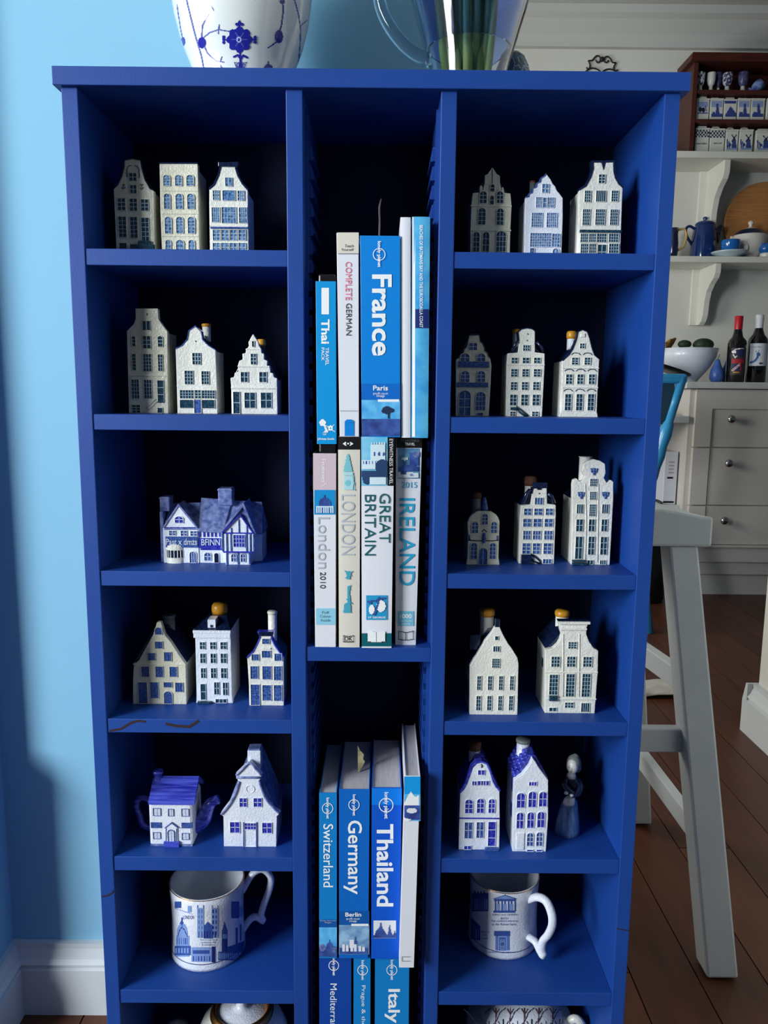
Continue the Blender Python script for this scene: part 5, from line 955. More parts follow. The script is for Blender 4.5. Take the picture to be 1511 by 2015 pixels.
# computer tower on the lower shelf
x1 = xL-.027; x0 = x1-.062; zt = onY(1335, 889, FY+.09).z
t = thing('computer_tower', 'white slim computer tower under the desk', 'computer', ((x0+x1)/2, FY+.3, .41))
MB().box(x0, x1, FY+.09, FY+.50, .41, zt).build('case', mat('white_plastic', (205, 208, 218), .4), t, bevel=.004)
for k in range(4): MB().box(x0+.02, x1-.02, FY+.088, FY+.092, zt-.05-k*.016, zt-.044-k*.016).build('vent_slot', mat('grey_slot', (160, 160, 160), .5), t)
MB().box(x0+.016, x1-.02, FY+.088, FY+.092, .53, .538).build('port', M['black'], t); MB().box(x0+.004, x1-.01, FY+.088, FY+.092, .418, .426).build('base_gap', M['black'], t)
cb = MB().tube(sweep_round([(x0-.25, FY+.12, .412), (x0-.16, FY+.10, .425), (x0-.1, FY+.13, .415), (x0-.03, FY+.10, .428), (x0-.005, FY+.08, .416)], 5), .006, 8).build('power_cable', M['black'], org=(x0-.12, FY+.1, .41), smooth=True)
tag(cb, 'black power cable trailing beside the computer tower', 'cable')
# wall shelves with brackets
WM = mat('cream_shelf_paint', (214, 214, 204), .5, (218, 218, 209), 6)
def wall_shelf(label, pyt, pyb, ybk, bpx, bh):
    zb = onY(1400, ybk, KY).z; Yf = onZ(1400, pyb, zb).y; zt = onY(1400, pyt, Yf).z
    t = thing('wall_shelf', label, 'shelf', (2.0, KY-.1, zb))
    MB().box(.95, 3.3, Yf, KY, zb, zt).build('shelf_board', WM, t, bevel=.003)
    D = KY-Yf-.025
    for k, xx in enumerate((onY(*bpx, KY).x, onY(*bpx, KY).x+1.1)):
        pr = [(0, 0), (D, 0), (D, -.16*bh), (D*.93, -.24*bh), (D*.72, -.33*bh), (D*.55, -.45*bh), (D*.46, -.62*bh), (D*.42, -.85*bh), (D*.34, -.95*bh), (D*.22, -bh), (0, -bh)]
        b = MB().prismX([(KY-p, zb+z) for p, z in pr], xx, xx+.03).build('bracket', WM, t, bevel=.003)
        MB().box(xx-.035, xx+.065, KY-.018, KY-.0005, zb-bh*1.0, zb).build('bracket_plate', WM, b, bevel=.003)
    return zt, Yf, zb
ZU, YU, _ = wall_shelf('upper cream wall shelf carrying the brown spice rack', 297, 310.5, 339, (1385, 400), .335)
ZL, YL, _ = wall_shelf('lower cream wall shelf carrying the blue coffee pot', 504, 516, 531, (1371, 580), .275)
# spice rack
Yh = YU+.03; ha = onY(1361, 200, Yh).x; hb = 2.45; zt = onY(1400, 122, Yh).z; D = .16
t = thing('spice_rack', 'red-brown wooden spice rack with three shelves on the upper wall shelf', 'rack', ((ha+hb)/2, Yh+.08, ZU))
H_ = M['hutch']
for xx in (ha, hb-.022): MB().box(xx, xx+.022, Yh, Yh+D, ZU, zt).build('side_panel', H_, t, bevel=.002)
MB().box(ha+.022, hb-.022, Yh+D-.012, Yh+D, ZU, zt).build('back_board', H_, t)
MB().prismX([(Yh+D, zt), (Yh-.012, zt), (Yh-.035, zt+.028), (Yh+D, zt+.028)], ha-.02, hb+.02).build('cornice', H_, t)
zs = [onY(1420, 234, Yh).z, onY(1420, 176, Yh).z]; 
for z in zs: MB().box(ha+.022, hb-.022, Yh+.004, Yh+D-.012, z-.016, z).build('shelf', H_, t)
MB().box(ha+.022, hb-.022, Yh+.002, Yh+D-.012, ZU, ZU+.004).build('base_board', H_, t)
tin = mat('canister_white', (214, 216, 208), .25, coat=.3); pr = [mat('canister_blue', (56, 72, 140), .3), mat('canister_wash', (140, 160, 204), .3), mat('canister_dark', (30, 34, 60), .3)]
def can(label, x0, y0, x1, y1, zb, draw, topk=0, text=None, box=None, cat='canister', grp='blue and white spice canisters'):
    Yq = Yh+.03; a = cY('R', x0, (y0+y1)/2, Yq); b = cY('R', x1, (y0+y1)/2, Yq); z1 = cY('R', x0, y0, Yq).z; w = b.x-a.x
    t = thing('spice_canister', label, cat, ((a.x+b.x)/2, Yq+.03, zb), grp)
    MB().box(a.x, b.x, Yq, Yq+.06, zb, z1).build('body', tin, t, bevel=.003)
    MB().box(a.x-.0015, b.x+.0015, Yq-.0015, Yq+.0615, z1, z1+.008).build('lid', tin, t, bevel=.002)
    if topk == 0: MB().tube(sweep_round([(a.x+w*.25, Yq+.03, z1+.007), (a.x+w*.3, Yq+.03, z1+.02), (a.x+w*.7, Yq+.03, z1+.02), (a.x+w*.75, Yq+.03, z1+.007)], 3), .004, 8).build('lid_handle', tin, t, smooth=True)
    else: MB().box(a.x+w*.15, b.x-w*.15, Yq+.01, Yq+.05, z1+.007, z1+.02).build('lid_knob', tin, t, bevel=.004)
    bm = Bmp((x0, y0, x1, y1), 9); draw(bm, x0, y0, x1-x0, y1-y0); bm.build('printed_scene', pr, cplane('R', Yq-.0006), t)
    if text: lettering(t, text, box, cplane('R', Yq-.0008), pr[2], bold=.02)
def mill(b, x, y, w, h): b.rect(x+w*.08, y+h*.06, x+w*.92, y+h*.38, 1); b.rect(x+w*.08, y+h*.72, x+w*.92, y+h*.88, 0); b.poly([(x+w*.42, y+h*.75), (x+w*.48, y+h*.2), (x+w*.62, y+h*.2), (x+w*.72, y+h*.75)], 0); b.rect(x+w*.15, y+h*.62, x+w*.4, y+h*.74, 0)
def ships(b, x, y, w, h): b.rect(x+w*.1, y+h*.08, x+w*.9, y+h*.36, 1); b.disc(x+w*.3, y+h*.5, w*.12, h*.14, 2); b.disc(x+w*.55, y+h*.52, w*.14, h*.13, 2); b.rect(x+w*.1, y+h*.66, x+w*.9, y+h*.7, 0); b.line([(x+w*.7, y+h*.3), (x+w*.8, y+h*.6)], 14, 0)
def check(b, x, y, w, h):
    for i in range(9):
        for j in range(4):
            if (i+j) % 2: b.rect(x+w*i/9, y+h*(.03+.085*j), x+w*(i+1)/9, y+h*(.03+.085*(j+1)), 2)
def mill2(b, x, y, w, h): b.poly([(x+w*.45, y+h*.95), (x+w*.55, y+h*.4), (x+w*.75, y+h*.35), (x+w*.92, y+h*.95)], 0); b.line([(x+w*.5, y+h*.2), (x+w*.8, y+h*.5)], 16, 2); b.line([(x+w*.85, y+h*.2), (x+w*.5, y+h*.52)], 16, 2); b.line([(x+w*.12, y+h*.45), (x+w*.16, y+h*.85)], 20, 0); b.line([(x+w*.25, y+h*.55), (x+w*.3, y+h*.9)], 18, 0); b.rect(x+w*.1, y+h*.85, x+w*.95, y+h*.95, 1); b.disc(x+w*.35, y+h*.7, w*.1, h*.08, 0)
can('square canister with dark boat scene beside the rack side', 335, 890, 545, 1205, zs[0], ships, 1)
for a, b_, q in ((562, 775, 'next to the boat canister'), (1015, 1225, 'next to the flat-lidded harbour canister'), (1235, 1455, 'between two other windmill canisters')): can('square windmill canister with loop handle '+q, a, 890, b_, 1205, zs[0], mill)
can('square canister with wide dark harbour scene, lid flat', 790, 905, 1000, 1205, zs[0], lambda b, x, y, w, h: (b.rect(x+w*.05, y, x+w*.95, y+h*.15, 0), b.poly([(x+w*.1, y+h*.75), (x+w*.5, y+h*.3), (x+w*.75, y+h*.5), (x+w*.95, y+h*.7), (x+w*.95, y+h*.88), (x+w*.1, y+h*.88)], 0)), 1)
can('square canister with mill scene at the rack end', 1490, 890, 1700, 1205, zs[0], mill)
can('tall checked canister with broad knob lid', 318, 1375, 545, 1725, ZU+.004, check, 1, 'PAIN D\'EPICE', (335, 1595, 510, 1622))
can('tall checked canister with loop handle lid', 560, 1385, 800, 1725, ZU+.004, check, 0, 'BISCUIT', (620, 1590, 755, 1615))
for a, b_, q in ((815, 1022, 'next to the checked canister'), (1038, 1265, 'next to the broad dark canister')): can('tall canister with windmill and reeds '+q, a, 1400, b_, 1725, ZU+.004, mill2)
can('broad canister with dark windmill, pushed to the end', 1310, 1420, 1560, 1725, ZU+.004, mill2, 1)
cupw = mat('egg_cup_white', (206, 210, 206), .25, coat=.3); 
def eggcup(label, x0, x1, y0, m, zb, dy=.0, tilt=0):
    Yq = Yh+.045+dy; a = cY('R', x0, 600, Yq); b = cY('R', x1, 600, Yq); r = (b.x-a.x)/2; h = cY('R', x0, y0, Yq).z-zb
    t = thing('egg_cup', label, 'egg cup', ((a.x+b.x)/2, Yq, zb), 'egg cups on the spice rack')
    c = ((a.x+b.x)/2, Yq, zb)
    MB().lathe([(0, 0), (r*.72, 0), (r*.7, h*.05), (r*.42, h*.2), (r*.42, h*.32)], c, 24).build('foot', cupw, t, smooth=True)
    MB().lathe([(r*.42, h*.32), (r*.75, h*.42), (r*.97, h*.62), (r, h*.97), (r*.97, h), (r*.9, h*.97), (r*.85, h*.6), (0, h*.45)], c, 24).build('bowl', m, t, smooth=True)
ck = mat('egg_cup_check', (30, 60, 100), .3, (210, 214, 210), 70, lo=.48, hi=.52); dm = mat('egg_cup_dark', (44, 44, 84), .3, (90, 88, 130), 60)
eggcup('white egg cup with dark checked bowl', 335, 470, 440, ck, zs[1]); eggcup('plain white egg cup', 510, 645, 445, cupw, zs[1]); eggcup('small dark egg cup standing behind the plain one', 648, 750, 440, dm, zs[1], .03)
eggcup('wide dark violet egg cup with white flowers', 760, 925, 455, mat('egg_cup_flower', (60, 54, 96), .3, (196, 196, 210), 90, lo=.5, hi=.6), zs[1]); eggcup('dark egg cup on a pale stem', 1020, 1180, 440, dm, zs[1])
t = thing('egg_cup', 'blue egg cup lying tipped on its side', 'egg cup', (cY('R', 1310, 640, Yh+.05).x, Yh+.05, zs[1]), 'egg cups on the spice rack')
p = cY('R', 1310, 640, Yh+.05); rt = Matrix.Rotation(math.radians(55), 4, 'Y'); mb = MB().lathe([(0, -.03), (.017, -.03), (.016, -.027), (.010, -.018), (.018, -.008), (.024, .01), (.025, .03), (.022, .03), (.02, .01), (0, -.004)], (0, 0, 0), 24)
mb.v = [tuple((rt @ Vector(v))+Vector((p.x, Yh+.05, zs[1]+.028))) for v in mb.v]; mb.build('bowl', mat('egg_cup_blue', (60, 96, 170), .25, (150, 170, 214), 50), t, smooth=True)
# hanging iron scroll on the kitchen wall
ym = KY-.012
t = thing('iron_scroll', 'black wrought iron scroll ornament hung on the kitchen wall', 'ornament', (cY('S', 1160, 340, ym).x, ym, cY('S', 1160, 700, ym).z))
for n_, pl in (('scroll', [(1240, 180), (1225, 205), (1195, 200), (1185, 170), (1205, 138), (1240, 138), (1270, 170), (1290, 205), (1335, 210)]), ('scroll', [(1085, 175), (1100, 205), (1130, 200), (1142, 165), (1125, 130), (1095, 125), (1065, 150), (1040, 180), (990, 185)]),
               ('curl', [(990, 185), (1010, 225), (1010, 270), (990, 290), (968, 268)]), ('curl', [(1335, 210), (1315, 245), (1305, 285), (1330, 310), (1355, 298)]),
               ('arch', [(930, 370), (960, 320), (1000, 288), (1050, 278), (1110, 295), (1155, 340)]), ('arch', [(1155, 340), (1190, 305), (1240, 290), (1300, 300), (1340, 335), (1365, 375)]), ('hoop', [(930, 370), (910, 470), (960, 600), (1080, 690), (1155, 700), (1240, 690), (1350, 600), (1390, 480), (1365, 375)])):
    MB().tube(sweep_round([cY('S', x, y, ym) for x, y in pl], 4), .0035 if n_ != 'hoop' else .004, 8).build(n_, M['iron'], t, smooth=True)
p = cY('S', 1163, 165, ym); MB().ball(p, .010, .008, .012, 12).build('bead', M['iron'], t, smooth=True)
# lower shelf pieces
def rad(c, x0, x1, y, Y): return (cY(c, x1, y, Y).x-cY(c, x0, y, Y).x)/2
def zN(y, Y): return cY('N', 450, y, Y).z-ZL
Yp = YL+.15; cx = cY('N', 448, 800, Yp).x; r = rad('N', 342, 556, 800, Yp)
t = thing('coffee_pot', 'dark blue enamel coffee pot with lid and spout on the lower shelf', 'coffee pot', (cx, Yp, ZL))
h1 = zN(655, Yp)
MB().lathe([(0, 0), (r*.97, 0), (r*1.0, h1*.08), (r*.98, h1*.4), (r*.92, h1*.7), (r*.82, h1*.92), (r*.7, h1)], (cx, Yp, ZL), 36).build('body', M['enamel'], t, smooth=True)
MB().lathe([(r*.74, h1), (r*.72, h1+.008), (r*.5, h1+.016), (r*.16, h1+.02), (r*.14, h1+.026), (r*.2, h1+.032), (r*.12, h1+.038), (0, h1+.039)], (cx, Yp, ZL), 30).build('lid', M['enamel'], t, smooth=True)
MB().tube(sweep_round([cY('N', x, y, Yp) for x, y in ((375, 690), (330, 665), (298, 690), (305, 750), (335, 800), (352, 830))], 4), .007, 10).build('handle', M['enamel'], t, smooth=True)
MB().tube([cY('N', x, y, Yp) for x, y in ((530, 800), (560, 720), (600, 665))], [.024, .018, .012], 12).build('spout', mat('dark_enamel', (22, 34, 52), .15, coat=.5), t, smooth=True)
Yp2 = YL+.09; cx = cY('N', 190, 800, Yp2).x; r = rad('N', 150, 235, 800, Yp2)
t = thing('cream_jug', 'small navy jug with yellow handle at the bookcase side of the shelf', 'jug', (cx, Yp2, ZL)); h1 = cY('N', 200, 682, Yp2).z-ZL
MB().lathe([(0, 0), (r*.8, 0), (r, h1*.2), (r*1.02, h1*.5), (r*.85, h1*.8), (r*.95, h1), (r*.88, h1), (r*.78, h1*.8), (r*.9, h1*.4), (0, .01)], (cx, Yp2, ZL), 28).build('body', M['navy'], t, smooth=True)
MB().tube(sweep_round([cY('N', x, y, Yp2) for x, y in ((218, 700), (270, 688), (292, 700), (302, 745), (290, 800), (272, 840), (228, 868))], 4), .006, 8).build('handle', mat('yellow_glaze', (190, 160, 96), .3), t, smooth=True)
Yb = KY-.03; pc = onY(1501, 458, Yb); R_ = onY(1501+77, 458, Yb).x-pc.x
mb = MB(); n = 56; vs = [(pc.x+R_*math.cos(2*math.pi*k/n), Yb+s, ZL+R_+R_*math.sin(2*math.pi*k/n)) for s in (0, .018) for k in range(n)]
mb.add(vs, [tuple(range(n)), tuple(range(2*n-1, n-1, -1))]+[(k, (k+1) % n, n+(k+1) % n, n+k) for k in range(n)])
o = mb.build('round_board', M['board'], org=(pc.x, Yb, ZL), bevel=.004); tag(o, 'round timber serving board leaning against the kitchen wall', 'board')
def px(x, y): return 1360+x/10.007, 420+y/10.01
Yt = YL+.112; a = onY(*px(820, 600), Yt); b = onY(*px(1470, 600), Yt); r = (b.x-a.x)/2; cx = (a.x+b.x)/2; h1 = onY(*px(1100, 440), Yt).z-ZL
t = thing('soup_tureen', 'cream soup tureen with dark lid rim and pale knob', 'tureen', (cx, Yt, ZL))
MB().lathe([(0, 0), (r*.55, 0), (r*.55, .008), (r*.8, h1*.3), (r*.97, h1*.7), (r, h1*.95), (r*.97, h1)], (cx, Yt, ZL), 40).build('body', M['cream'], t, smooth=True)
MB().lathe([(r*.97, h1), (r*.8, h1+.018), (r*.62, h1+.026)], (cx, Yt, ZL), 40).build('lid_rim', M['navy'], t, smooth=True)
MB().lathe([(r*.62, h1+.026), (r*.3, h1+.034), (.010, h1+.038), (.008, h1+.05), (.014, h1+.058), (.010, h1+.068), (0, h1+.07)], (cx, Yt, ZL), 30).build('lid', M['cream'], t, smooth=True)
for sx in (-1, 1): MB().tube(sweep_round([(cx+sx*r*.96, Yt, ZL+h1*.8), (cx+sx*r*1.12, Yt, ZL+h1*.95), (cx+sx*r*1.1, Yt, ZL+h1*.6), (cx+sx*r*.93, Yt, ZL+h1*.55)], 4), .006, 8).build('handle', M['cream'], t, smooth=True)
Yq = YL+.045; a = onY(*px(400, 800), Yq); b = onY(*px(1110, 800), Yq); r = (b.x-a.x)/2; cx = (a.x+b.x)/2; h1 = .026
t = thing('saucer', 'pale blue saucer under the bright blue cup', 'saucer', (cx, Yq, ZL))
MB().lathe([(0, 0), (r*.5, 0), (r*.55, .005), (r*.9, h1*.7), (r, h1), (r*.97, h1+.001), (r*.55, .011), (0, .010)], (cx, Yq, ZL), 40).build('body', mat('pale_blue_saucer', (176, 196, 204), .2, coat=.4), t, smooth=True)
MB().lathe([(r*.42, .0115), (r*.44, .013), (r*.46, .0115)], (cx, Yq, ZL), 30).build('well_ring', M['glazeb'], t, smooth=True)
a = onY(*px(585, 620), Yq); b = onY(*px(960, 620), Yq); r = (b.x-a.x)/2; cx2 = (a.x+b.x)/2; zb = ZL+.012; h1 = onY(*px(770, 530), Yq).z-zb
t = thing('teacup', 'bright blue glossy teacup on the pale saucer', 'cup', (cx2, Yq, zb))
MB().lathe([(0, 0), (r*.55, 0), (r*.58, .004), (r*.9, h1*.4), (r, h1*.85), (r*.97, h1), (r*.92, h1), (r*.88, h1*.5), (0, h1*.2)], (cx2, Yq, zb), 32).build('body', M['enamel2'], t, smooth=True)
MB().tube(sweep_round([onY(*px(x, y), Yq) for x, y in ((930, 590), (1040, 580), (1105, 640), (1080, 720), (950, 700))], 4), .0045, 8).build('handle', M['cream'], t, smooth=True)
p = onY(*px(1430, 700), YL+.05); r = .036; t = thing('spice_jar', 'round glossy blue jar with white foot at the shelf end', 'jar', (p.x+.012, YL+.05, ZL)); h1 = onY(*px(1430, 590), YL+.05).z-ZL
MB().lathe([(0, 0), (r*.8, 0), (r*.8, h1*.3), (r*.7, h1*.34)], (p.x+.012, YL+.05, ZL), 28).build('foot', M['glaze'], t, smooth=True)
MB().lathe([(r*.7, h1*.34), (r, h1*.5), (r*.98, h1*.75), (r*.7, h1*.97), (0, h1)], (p.x+.012, YL+.05, ZL), 28).build('body', M['enamel2'], t, smooth=True)
# worktop pieces
def QY(x, y, Y): return cY('Q', x, y, Y)
glass = mat('dark_wine_glass', (14, 14, 14), .08, coat=.6)
def bottle(label, x0, x1, ybase, nx0, nx1, ysh, yn, ycap, ytop, capm, lab, Y):
    a = QY(x0, 1100, Y); b = QY(x1, 1100, Y); r = (b.x-a.x)/2; cx = (a.x+b.x)/2; rn = rad('Q', nx0, nx1, 600, Y); z = lambda y: QY((x0+x1)/2, y, Y).z-CT
    t = thing('wine_bottle', label, 'bottle', (cx, Y, CT))
    MB().lathe([(0, .0), (r*.92, 0), (r, .006), (r, z(ysh)), (r*.92, z(ysh)+.012), (r*.6, (z(ysh)+z(yn))/2+.006), (rn*1.15, z(yn)), (rn, z(ycap))], (cx, Y, CT), 36).build('glass_body', glass, t, smooth=True)
    MB().lathe([(rn*1.02, z(ycap)), (rn*1.08, z(ytop)-.004), (rn*.95, z(ytop)), (0, z(ytop))], (cx, Y, CT), 28).build('cap', capm, t, smooth=True)
    m = MB().lathe([(r+.0006, z(lab[3])), (r+.0006, z(lab[1]))], (cx, Y, CT), 28, 1, 1, math.radians(lab[0]), math.radians(lab[2])); m.build('paper_label', lab[4], t, smooth=True)
    return t, surf_mapper(m, .0008)
rl = mat('dark_label', (60, 52, 60), .6)
t, mp = bottle('dark wine bottle with red cap and union flag style label', 932, 1182, 1342, 1020, 1127, 830, 690, 632, 442, mat('red_foil', (190, 24, 44), .35), (215, 900, 330, 1275, rl), 2.78)
qm = lambda x, y: mp(*cp('Q', x, y))
b = Bmp((990, 895, 1185, 1275), 9); b.rect(1000, 1050, 1170, 1110, 0).rect(1005, 1120, 1120, 1210, 1).line([(1010, 1210), (1120, 1120)], 26, 2).line([(1010, 1210), (1120, 1120)], 12, 0).rect(1120, 1050, 1135, 1210, 0).line([(1000, 950), (1060, 910), (1170, 895)], 12, 2).rect(1010, 935, 1080, 965, 2).line([(1020, 985), (1050, 1030), (1080, 990)], 14, 2).rect(1060, 920, 1170, 1000, 1).rect(1020, 1225, 1105, 1245, 3)
b.build('label_print', [mat('flag_red', (170, 40, 52), .6), mat('flag_navy', (34, 44, 96), .6), M['white'], M['yellow']], qm, t)
wl = mat('white_label', (216, 224, 232), .6)
t, mp = bottle('dark wine bottle with white cap and white label with blue swoosh', 1215, 1480, 1318, 1315, 1420, 800, 650, 615, 425, mat('white_foil', (220, 226, 232), .4), (200, 835, 345, 1150, wl), 2.80)
qm = lambda x, y: mp(*cp('Q', x, y))
b = Bmp((1215, 840, 1480, 1150), 9); b.line([(1215, 1085), (1260, 1100), (1320, 1080), (1360, 1030), (1375, 970)], 30, 0).disc(1375, 985, 26, 30, 0).line([(1350, 960), (1345, 930)], 9, 0).line([(1375, 955), (1380, 925)], 9, 0).disc(1410, 1110, 28, 14, 1)
b.build('label_print', [mat('swoosh_blue', (52, 96, 160), .6), mat('seal_dark', (40, 40, 50), .6)], qm, t); lettering(t, 'WINE FISH', (1265, 868, 1420, 890), qm, mat('label_grey', (130, 150, 170), .6))
Yw = 2.90; a = QY(745, 900, Yw); cx = QY(400, 900, Yw).x; r = a.x-cx+.002; zr = QY(500, 905, Yw).z; h1 = zr-CT
t = thing('fruit_bowl', 'large white angular fruit bowl on the kitchen worktop', 'bowl', (cx, Yw, CT))
rb = r*1.12
MB().lathe([(0, 0), (r*.32, 0), (r*.36, .004), (rb*.72, h1*.42), (rb*.92, h1*.72), (rb, h1), (rb*.97, h1), (rb*.88, h1*.72), (rb*.66, h1*.42), (r*.28, .01), (0, .01)], (cx, Yw, CT), 48).build('body', M['glazeb'], t, smooth=True)
MB().lathe([(r*.33, 0), (r*.36, .0), (r*.36, .006), (r*.33, .006)], (cx, Yw, CT), 40).build('foot_ring', M['glazeb'], t, smooth=True)
av = mat('avocado_skin', (26, 42, 28), .6, (40, 58, 36), 60, bump=.5, bscale=150)
for x, y, hw, hh, lb in ((335, 850, 95, 70, 'round dark green avocado resting in the fruit bowl'), (600, 840, 145, 85, 'large dark green avocado resting in the fruit bowl')):
    p = QY(x, y, Yw); R1 = rad('Q', x-hw, x+hw, y, Yw); zt = QY(x, y-hh, Yw).z
    o = MB().ball((p.x, Yw, zt-R1*.62), R1, R1*.8, R1*.62, 20).build('avocado', av, org=(p.x, Yw, zt-R1*1.24), smooth=True); tag(o, lb, 'avocado')
t = thing('banana_bunch', 'bunch of ripening bananas at the fruit bowl rim', 'bananas', (QY(120, 850, Yw).x, Yw, zr-.03))
for k in range(3):
    MB().tube(sweep_round([QY(x+k*22, y, Yw+.02*k-.02) for x, y in ((-90, 930), (0, 905), (80, 850), (150+k*8, 770-k*8))], 4), [.012, .015, .017, .018, .018, .018, .017, .016, .014, .012, .010, .007, .005], 8).build('banana', mat('banana_skin', (170, 130, 60), .6, (90, 60, 36), 70), t, smooth=True)
# two blue pear ornaments
pear = mat('blue_pear_glaze', (58, 92, 168), .3, (76, 110, 184), 40)
for x0, x1, yt, yb, Y in ((690, 885, 1050, 1340, 2.80), (850, 1010, 1055, 1330, 2.84)):
    a = QY(x0, 1250, Y); b = QY(x1, 1250, Y); r = (b.x-a.x)/2; cx = (a.x+b.x)/2; h1 = QY(x0, yt, Y).z-CT
    t = thing('pear_ornament', ('matt blue pear-shaped ornament touching the white fruit bowl' if Y < 2.82 else 'matt blue pear-shaped ornament half behind the red-capped bottle'), 'ornament', (cx, Y, CT), 'blue pear ornaments')
    MB().lathe([(0, 0), (r*.6, 0), (r*.95, h1*.15), (r, h1*.3), (r*.85, h1*.55), (r*.5, h1*.78), (r*.36, h1*.92), (r*.2, h1), (0, h1)], (cx, Y, CT), 28).build('body', pear, t, smooth=True)
    MB().tube([(cx, Y, CT+h1*.98), (cx+.003, Y, CT+h1*1.12), (cx+.008, Y, CT+h1*1.2)], .003, 6).build('stalk', M['gray'], t)
# dark tray and papers beside the bowl
Yk = 2.76; p = QY(70, 1150, Yk)
t = thing('serving_tray', 'black oval tray tilted beside the white fruit bowl', 'tray', (p.x-.05, Yk, CT))
rt = Matrix.Rotation(math.radians(16), 4, 'Y') 
mb = MB().lathe([(0, 0), (.12, 0), (.135, .008), (.135, .014), (.125, .012), (.115, .006), (0, .006)], (0, 0, 0), 40, 1, .7); mb.v = [tuple((rt @ Vector(v))+Vector((p.x-.02, Yk, CT+.055))) for v in mb.v]; mb.build('dish', M['black'], t, smooth=True)
mb = MB().box(p.x-.10, p.x-.04, Yk-.03, Yk+.03, CT, CT+.045); mb.build('support', M['black'], t)
sheet = MB(); n = 7
for k in range(1):
    zz = CT+.002+k*.003; vs = []
    for i in range(n+1):
        u = i/n; vs += [(p.x-.10+.2*u+k*.015, 2.66+.01*k, zz+.006*math.sin(u*5+k)+.008), (p.x-.10+.2*u, 2.715, zz+.008*math.sin(u*4+k*2)+.008)]
    sheet = MB().add(vs, [(2*i, 2*i+1, 2*i+3, 2*i+2) for i in range(n)]); o = sheet.build('loose_paper', M['white'], org=(p.x, 2.69, CT)); so = o.modifiers.new('s', 'SOLIDIFY'); so.thickness = .0006
    tag(o, 'crumpled white paper sheet on the worktop edge', 'paper')
# blue chair at the desk
ch = mat('sky_blue_chair_paint', (52, 150, 206), .3, (66, 162, 214), 20, coat=.3); chd = mat('dark_teal_panel', (38, 70, 90), .5)
Yb = 2.14
ptop = onY(1343, 742, Yb); pmid = onY(1318, 815, Yb); plow = onY(1300, 880, Yb); sl = (ptop.x-plow.x)/(ptop.z-plow.z)
xs_ = plow.x-sl*(plow.z-.46); W_ = .40
t = thing('spindle_chair', 'sky blue painted wooden chair with turned back posts at the desk', 'chair', (xs_-W_/2, Yb+.2, 0))
MB().box(xs_-W_-.01, xs_+.02, Yb-.01, Yb+.40, .44, .47).build('seat', ch, t, bevel=.012)
for s in (0, 1):
    f = lambda z: Vector(((xs_+sl*(z-.46)) if s else (xs_-W_-sl*(z-.46)), Yb, z))
    zz = [.46, .56, .60, .64, .68, .72, .76, .80, .81, .88, ptop.z]; rr = [.019, .019, .024, .022, .026, .022, .026, .022, .017, .017, .018]
    MB().tube([f(z) for z in zz], rr, 14).build('back_post', ch, t, smooth=True)
a = xs_-W_-sl*(ptop.z-.46); b = xs_+sl*(ptop.z-.46)
MB().box(a-.02, b+.015, Yb-.016, Yb+.016, ptop.z-.025, ptop.z+.012).build('top_rail', ch, t, bevel=.01)
MB().box(a+.02, b-.03, Yb-.006, Yb+.006, .80, ptop.z-.025).build('back_panel', chd, t)
MB().box(xs_-W_-.02, xs_+.02, Yb-.012, Yb+.012, .74, .80).build('mid_rail', ch, t, bevel=.006)
for (x, y, dx, dy) in ((xs_-.02, Yb+.02, .07, -.06), (xs_-W_+.02, Yb+.02, -.07, -.06), (xs_-.02, Yb+.36, .05, .05), (xs_-W_+.02, Yb+.36, -.05, .05)):
    MB().tube([(x, y, .445), (x+dx*.5, y+dy*.5, .24), (x+dx, y+dy, .0)], [.017, .022, .016], 12).build('leg', ch, t, smooth=True)
# white saddle stool
L_ = M['lid']
t = thing('saddle_stool', 'white painted tall wooden stool with saddle seat beside the bookcase', 'stool', (.36, .45, 0))
xr_ = onY(1403, 1045, .335).x; xl_ = xr_-.42; zt_ = onY(1370, 1010, .335).z; zb_ = onY(1350, 1076, .335).z
def seatz(u, v): e = max(0, (u-.8)/.2); return zt_+.006-.005*v-.003*math.sin(math.pi*v)-.012*e*e*(3-2*e)
mb = MB(); nu, nv = 22, 6; vs = []
for j in range(nv+1):
    for i in range(nu+1): u, v_ = i/nu, j/nv; vs.append((xl_+(xr_-xl_)*u, .335+.165*v_, seatz(u, v_)))
n0 = len(vs); vs += [(x, y, zb_+.0) for x, y, z in vs]; g = nu+1
fs = [(j*g+i, j*g+i+1, (j+1)*g+i+1, (j+1)*g+i) for j in range(nv) for i in range(nu)]; fs += [tuple(n0+k for k in f[::-1]) for f in fs]
for i in range(nu): fs += [(i, n0+i, n0+i+1, i+1), (nv*g+i+1, n0+nv*g+i+1, n0+nv*g+i, nv*g+i)]
for j in range(nv): fs += [(j*g, (j+1)*g, n0+(j+1)*g, n0+j*g), (j*g+nu, n0+j*g+nu, n0+(j+1)*g+nu, (j+1)*g+nu)]
mb.add(vs, fs).build('seat', L_, t, bevel=.004, angle=50)
def leg(x0, y0, x1, y1, wx=.044, wy=.046):
    f = [(x1-wx/2-.002, y1-wy/2), (x1+wx/2+.004, y1-wy/2), (x1+wx/2+.004, y1+wy/2), (x1-wx/2-.002, y1+wy/2)]; h = [(x0-wx/2, y0-wy/2), (x0+wx/2, y0-wy/2), (x0+wx/2, y0+wy/2), (x0-wx/2, y0+wy/2)]
    mb = MB().add([(a, b, .004) for a, b in f]+[(a, b, zb_) for a, b in h], [(3, 2, 1, 0), (4, 5, 6, 7), (0, 1, 5, 4), (1, 2, 6, 5), (2, 3, 7, 6), (3, 0, 4, 7)])
    o = mb.build('leg', L_, t, bevel=.004)
    MB().lathe([(0, 0), (.012, 0), (.012, .006), (0, .006)], (x1, y1, 0), 14).build('foot_glide', M['gray'], o)
tl = onY(1334, 1078, .362); ft = onZ(1422, 1932, 0)
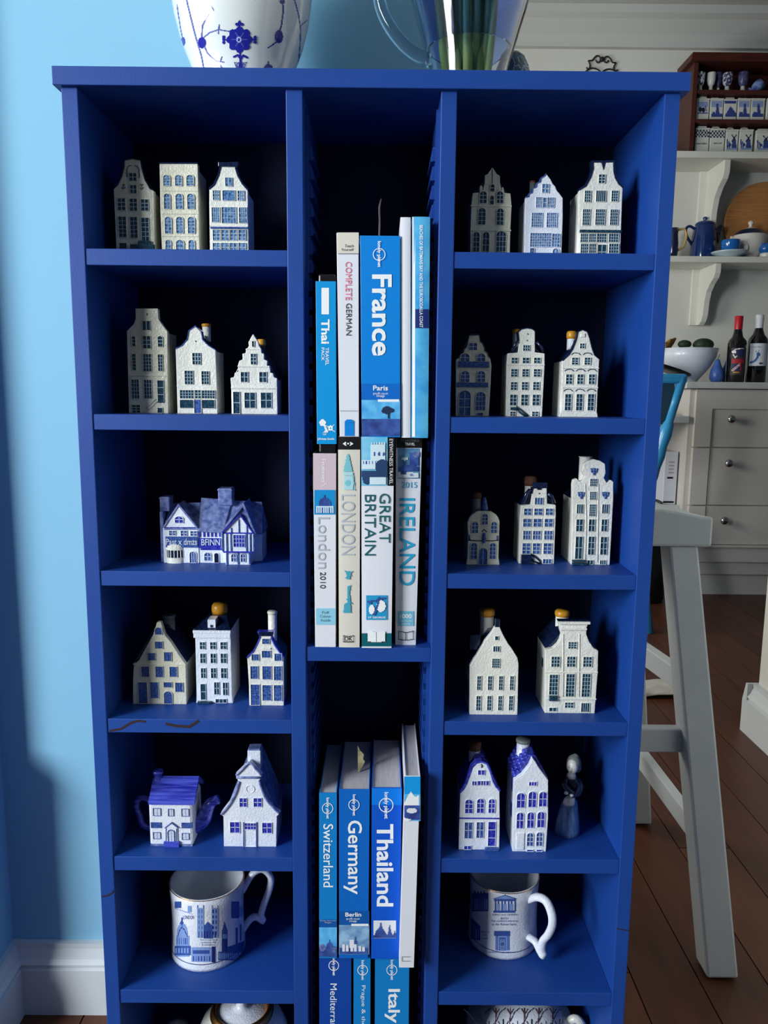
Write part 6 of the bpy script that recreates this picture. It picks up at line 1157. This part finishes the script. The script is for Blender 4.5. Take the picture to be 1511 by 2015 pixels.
rf = onZ(1252, 1614, 0)
leg(tl.x, .362, ft.x, .305); leg(rf.x-.15, .475, rf.x, rf.y); ox = 2*(xl_+xr_)/2
leg(ox-tl.x, .362, ox-ft.x, .305); leg(ox-rf.x+.15, .475, ox-rf.x, rf.y)
def lerp_leg(x0, y0, x1, y1, z): u = 1-z/zb_; return x0+(x1-x0)*u, y0+(y1-y0)*u
def stretch(zA, zB, ax='side', w=.018, h=.035):
    for s in (0, 1):
        A = lerp_leg(tl.x, .362, ft.x, .305, zA); B = lerp_leg(rf.x-.15, .475, rf.x, rf.y, zB)
        if s: A = (ox-A[0], A[1]); B = (ox-B[0], B[1])
        MB().hexa([(A[0]-w/2, A[1], zA-h/2), (A[0]+w/2, A[1], zA-h/2), (A[0]+w/2, A[1], zA+h/2), (A[0]-w/2, A[1], zA+h/2)], [(B[0]-w/2, B[1], zB-h/2), (B[0]+w/2, B[1], zB-h/2), (B[0]+w/2, B[1], zB+h/2), (B[0]-w/2, B[1], zB+h/2)]).build('side_stretcher', L_, t, bevel=.002)
stretch(.21, .21); stretch(.46, .46)
A = lerp_leg(tl.x, .362, ft.x, .305, .36); zc = onY(1300, 1457, A[1]).z; MB().box(ox-A[0], A[0], A[1]-.002, A[1]+.018, zc-.019, zc+.019).build('front_stretcher', L_, t, bevel=.002)
B = lerp_leg(rf.x-.15, .475, rf.x, rf.y, .3); MB().box(ox-B[0], B[0], B[1]-.009, B[1]+.009, .28, .315).build('rear_stretcher', L_, t, bevel=.002)
# scrap of paper on the floor
p = onZ(1285, 1362, 0); rnd = random.Random(3); mb = MB(); n = 6
vs = [(p.x-.09+.18*i/n+rnd.uniform(-.006, .006), p.y-.06+.12*j/n+rnd.uniform(-.006, .006), .004+rnd.uniform(0, .022)) for j in range(n+1) for i in range(n+1)]
o = mb.add(vs, [(j*(n+1)+i, j*(n+1)+i+1, (j+1)*(n+1)+i+1, (j+1)*(n+1)+i) for j in range(n) for i in range(n)]).build('crumpled_cloth', mat('grey_white_cloth', (190, 186, 178), .9), org=(p.x, p.y, 0), smooth=True)
so = o.modifiers.new('s', 'SOLIDIFY'); so.thickness = .003; tag(o, 'crumpled off-white cloth lying on the kitchen floorboards', 'cloth')
# waste bin under the desk
p = onY(1268, 1150, 2.60); t = thing('waste_bin', 'black waste bin standing under the front of the desk', 'bin', (p.x, 2.60, 0))
zt = onY(1268, 1055, 2.6).z; MB().lathe([(0, .004), (.075, 0), (.082, .01), (.10, zt), (.096, zt), (.078, .02), (0, .012)], (p.x, 2.60, 0), 28).build('body', M['black'], t, smooth=True)
MB().lathe([(.10, zt-.008), (.104, zt-.004), (.10, zt+.002), (.096, zt)], (p.x, 2.60, 0), 28).build('rim', M['black'], t, smooth=True)
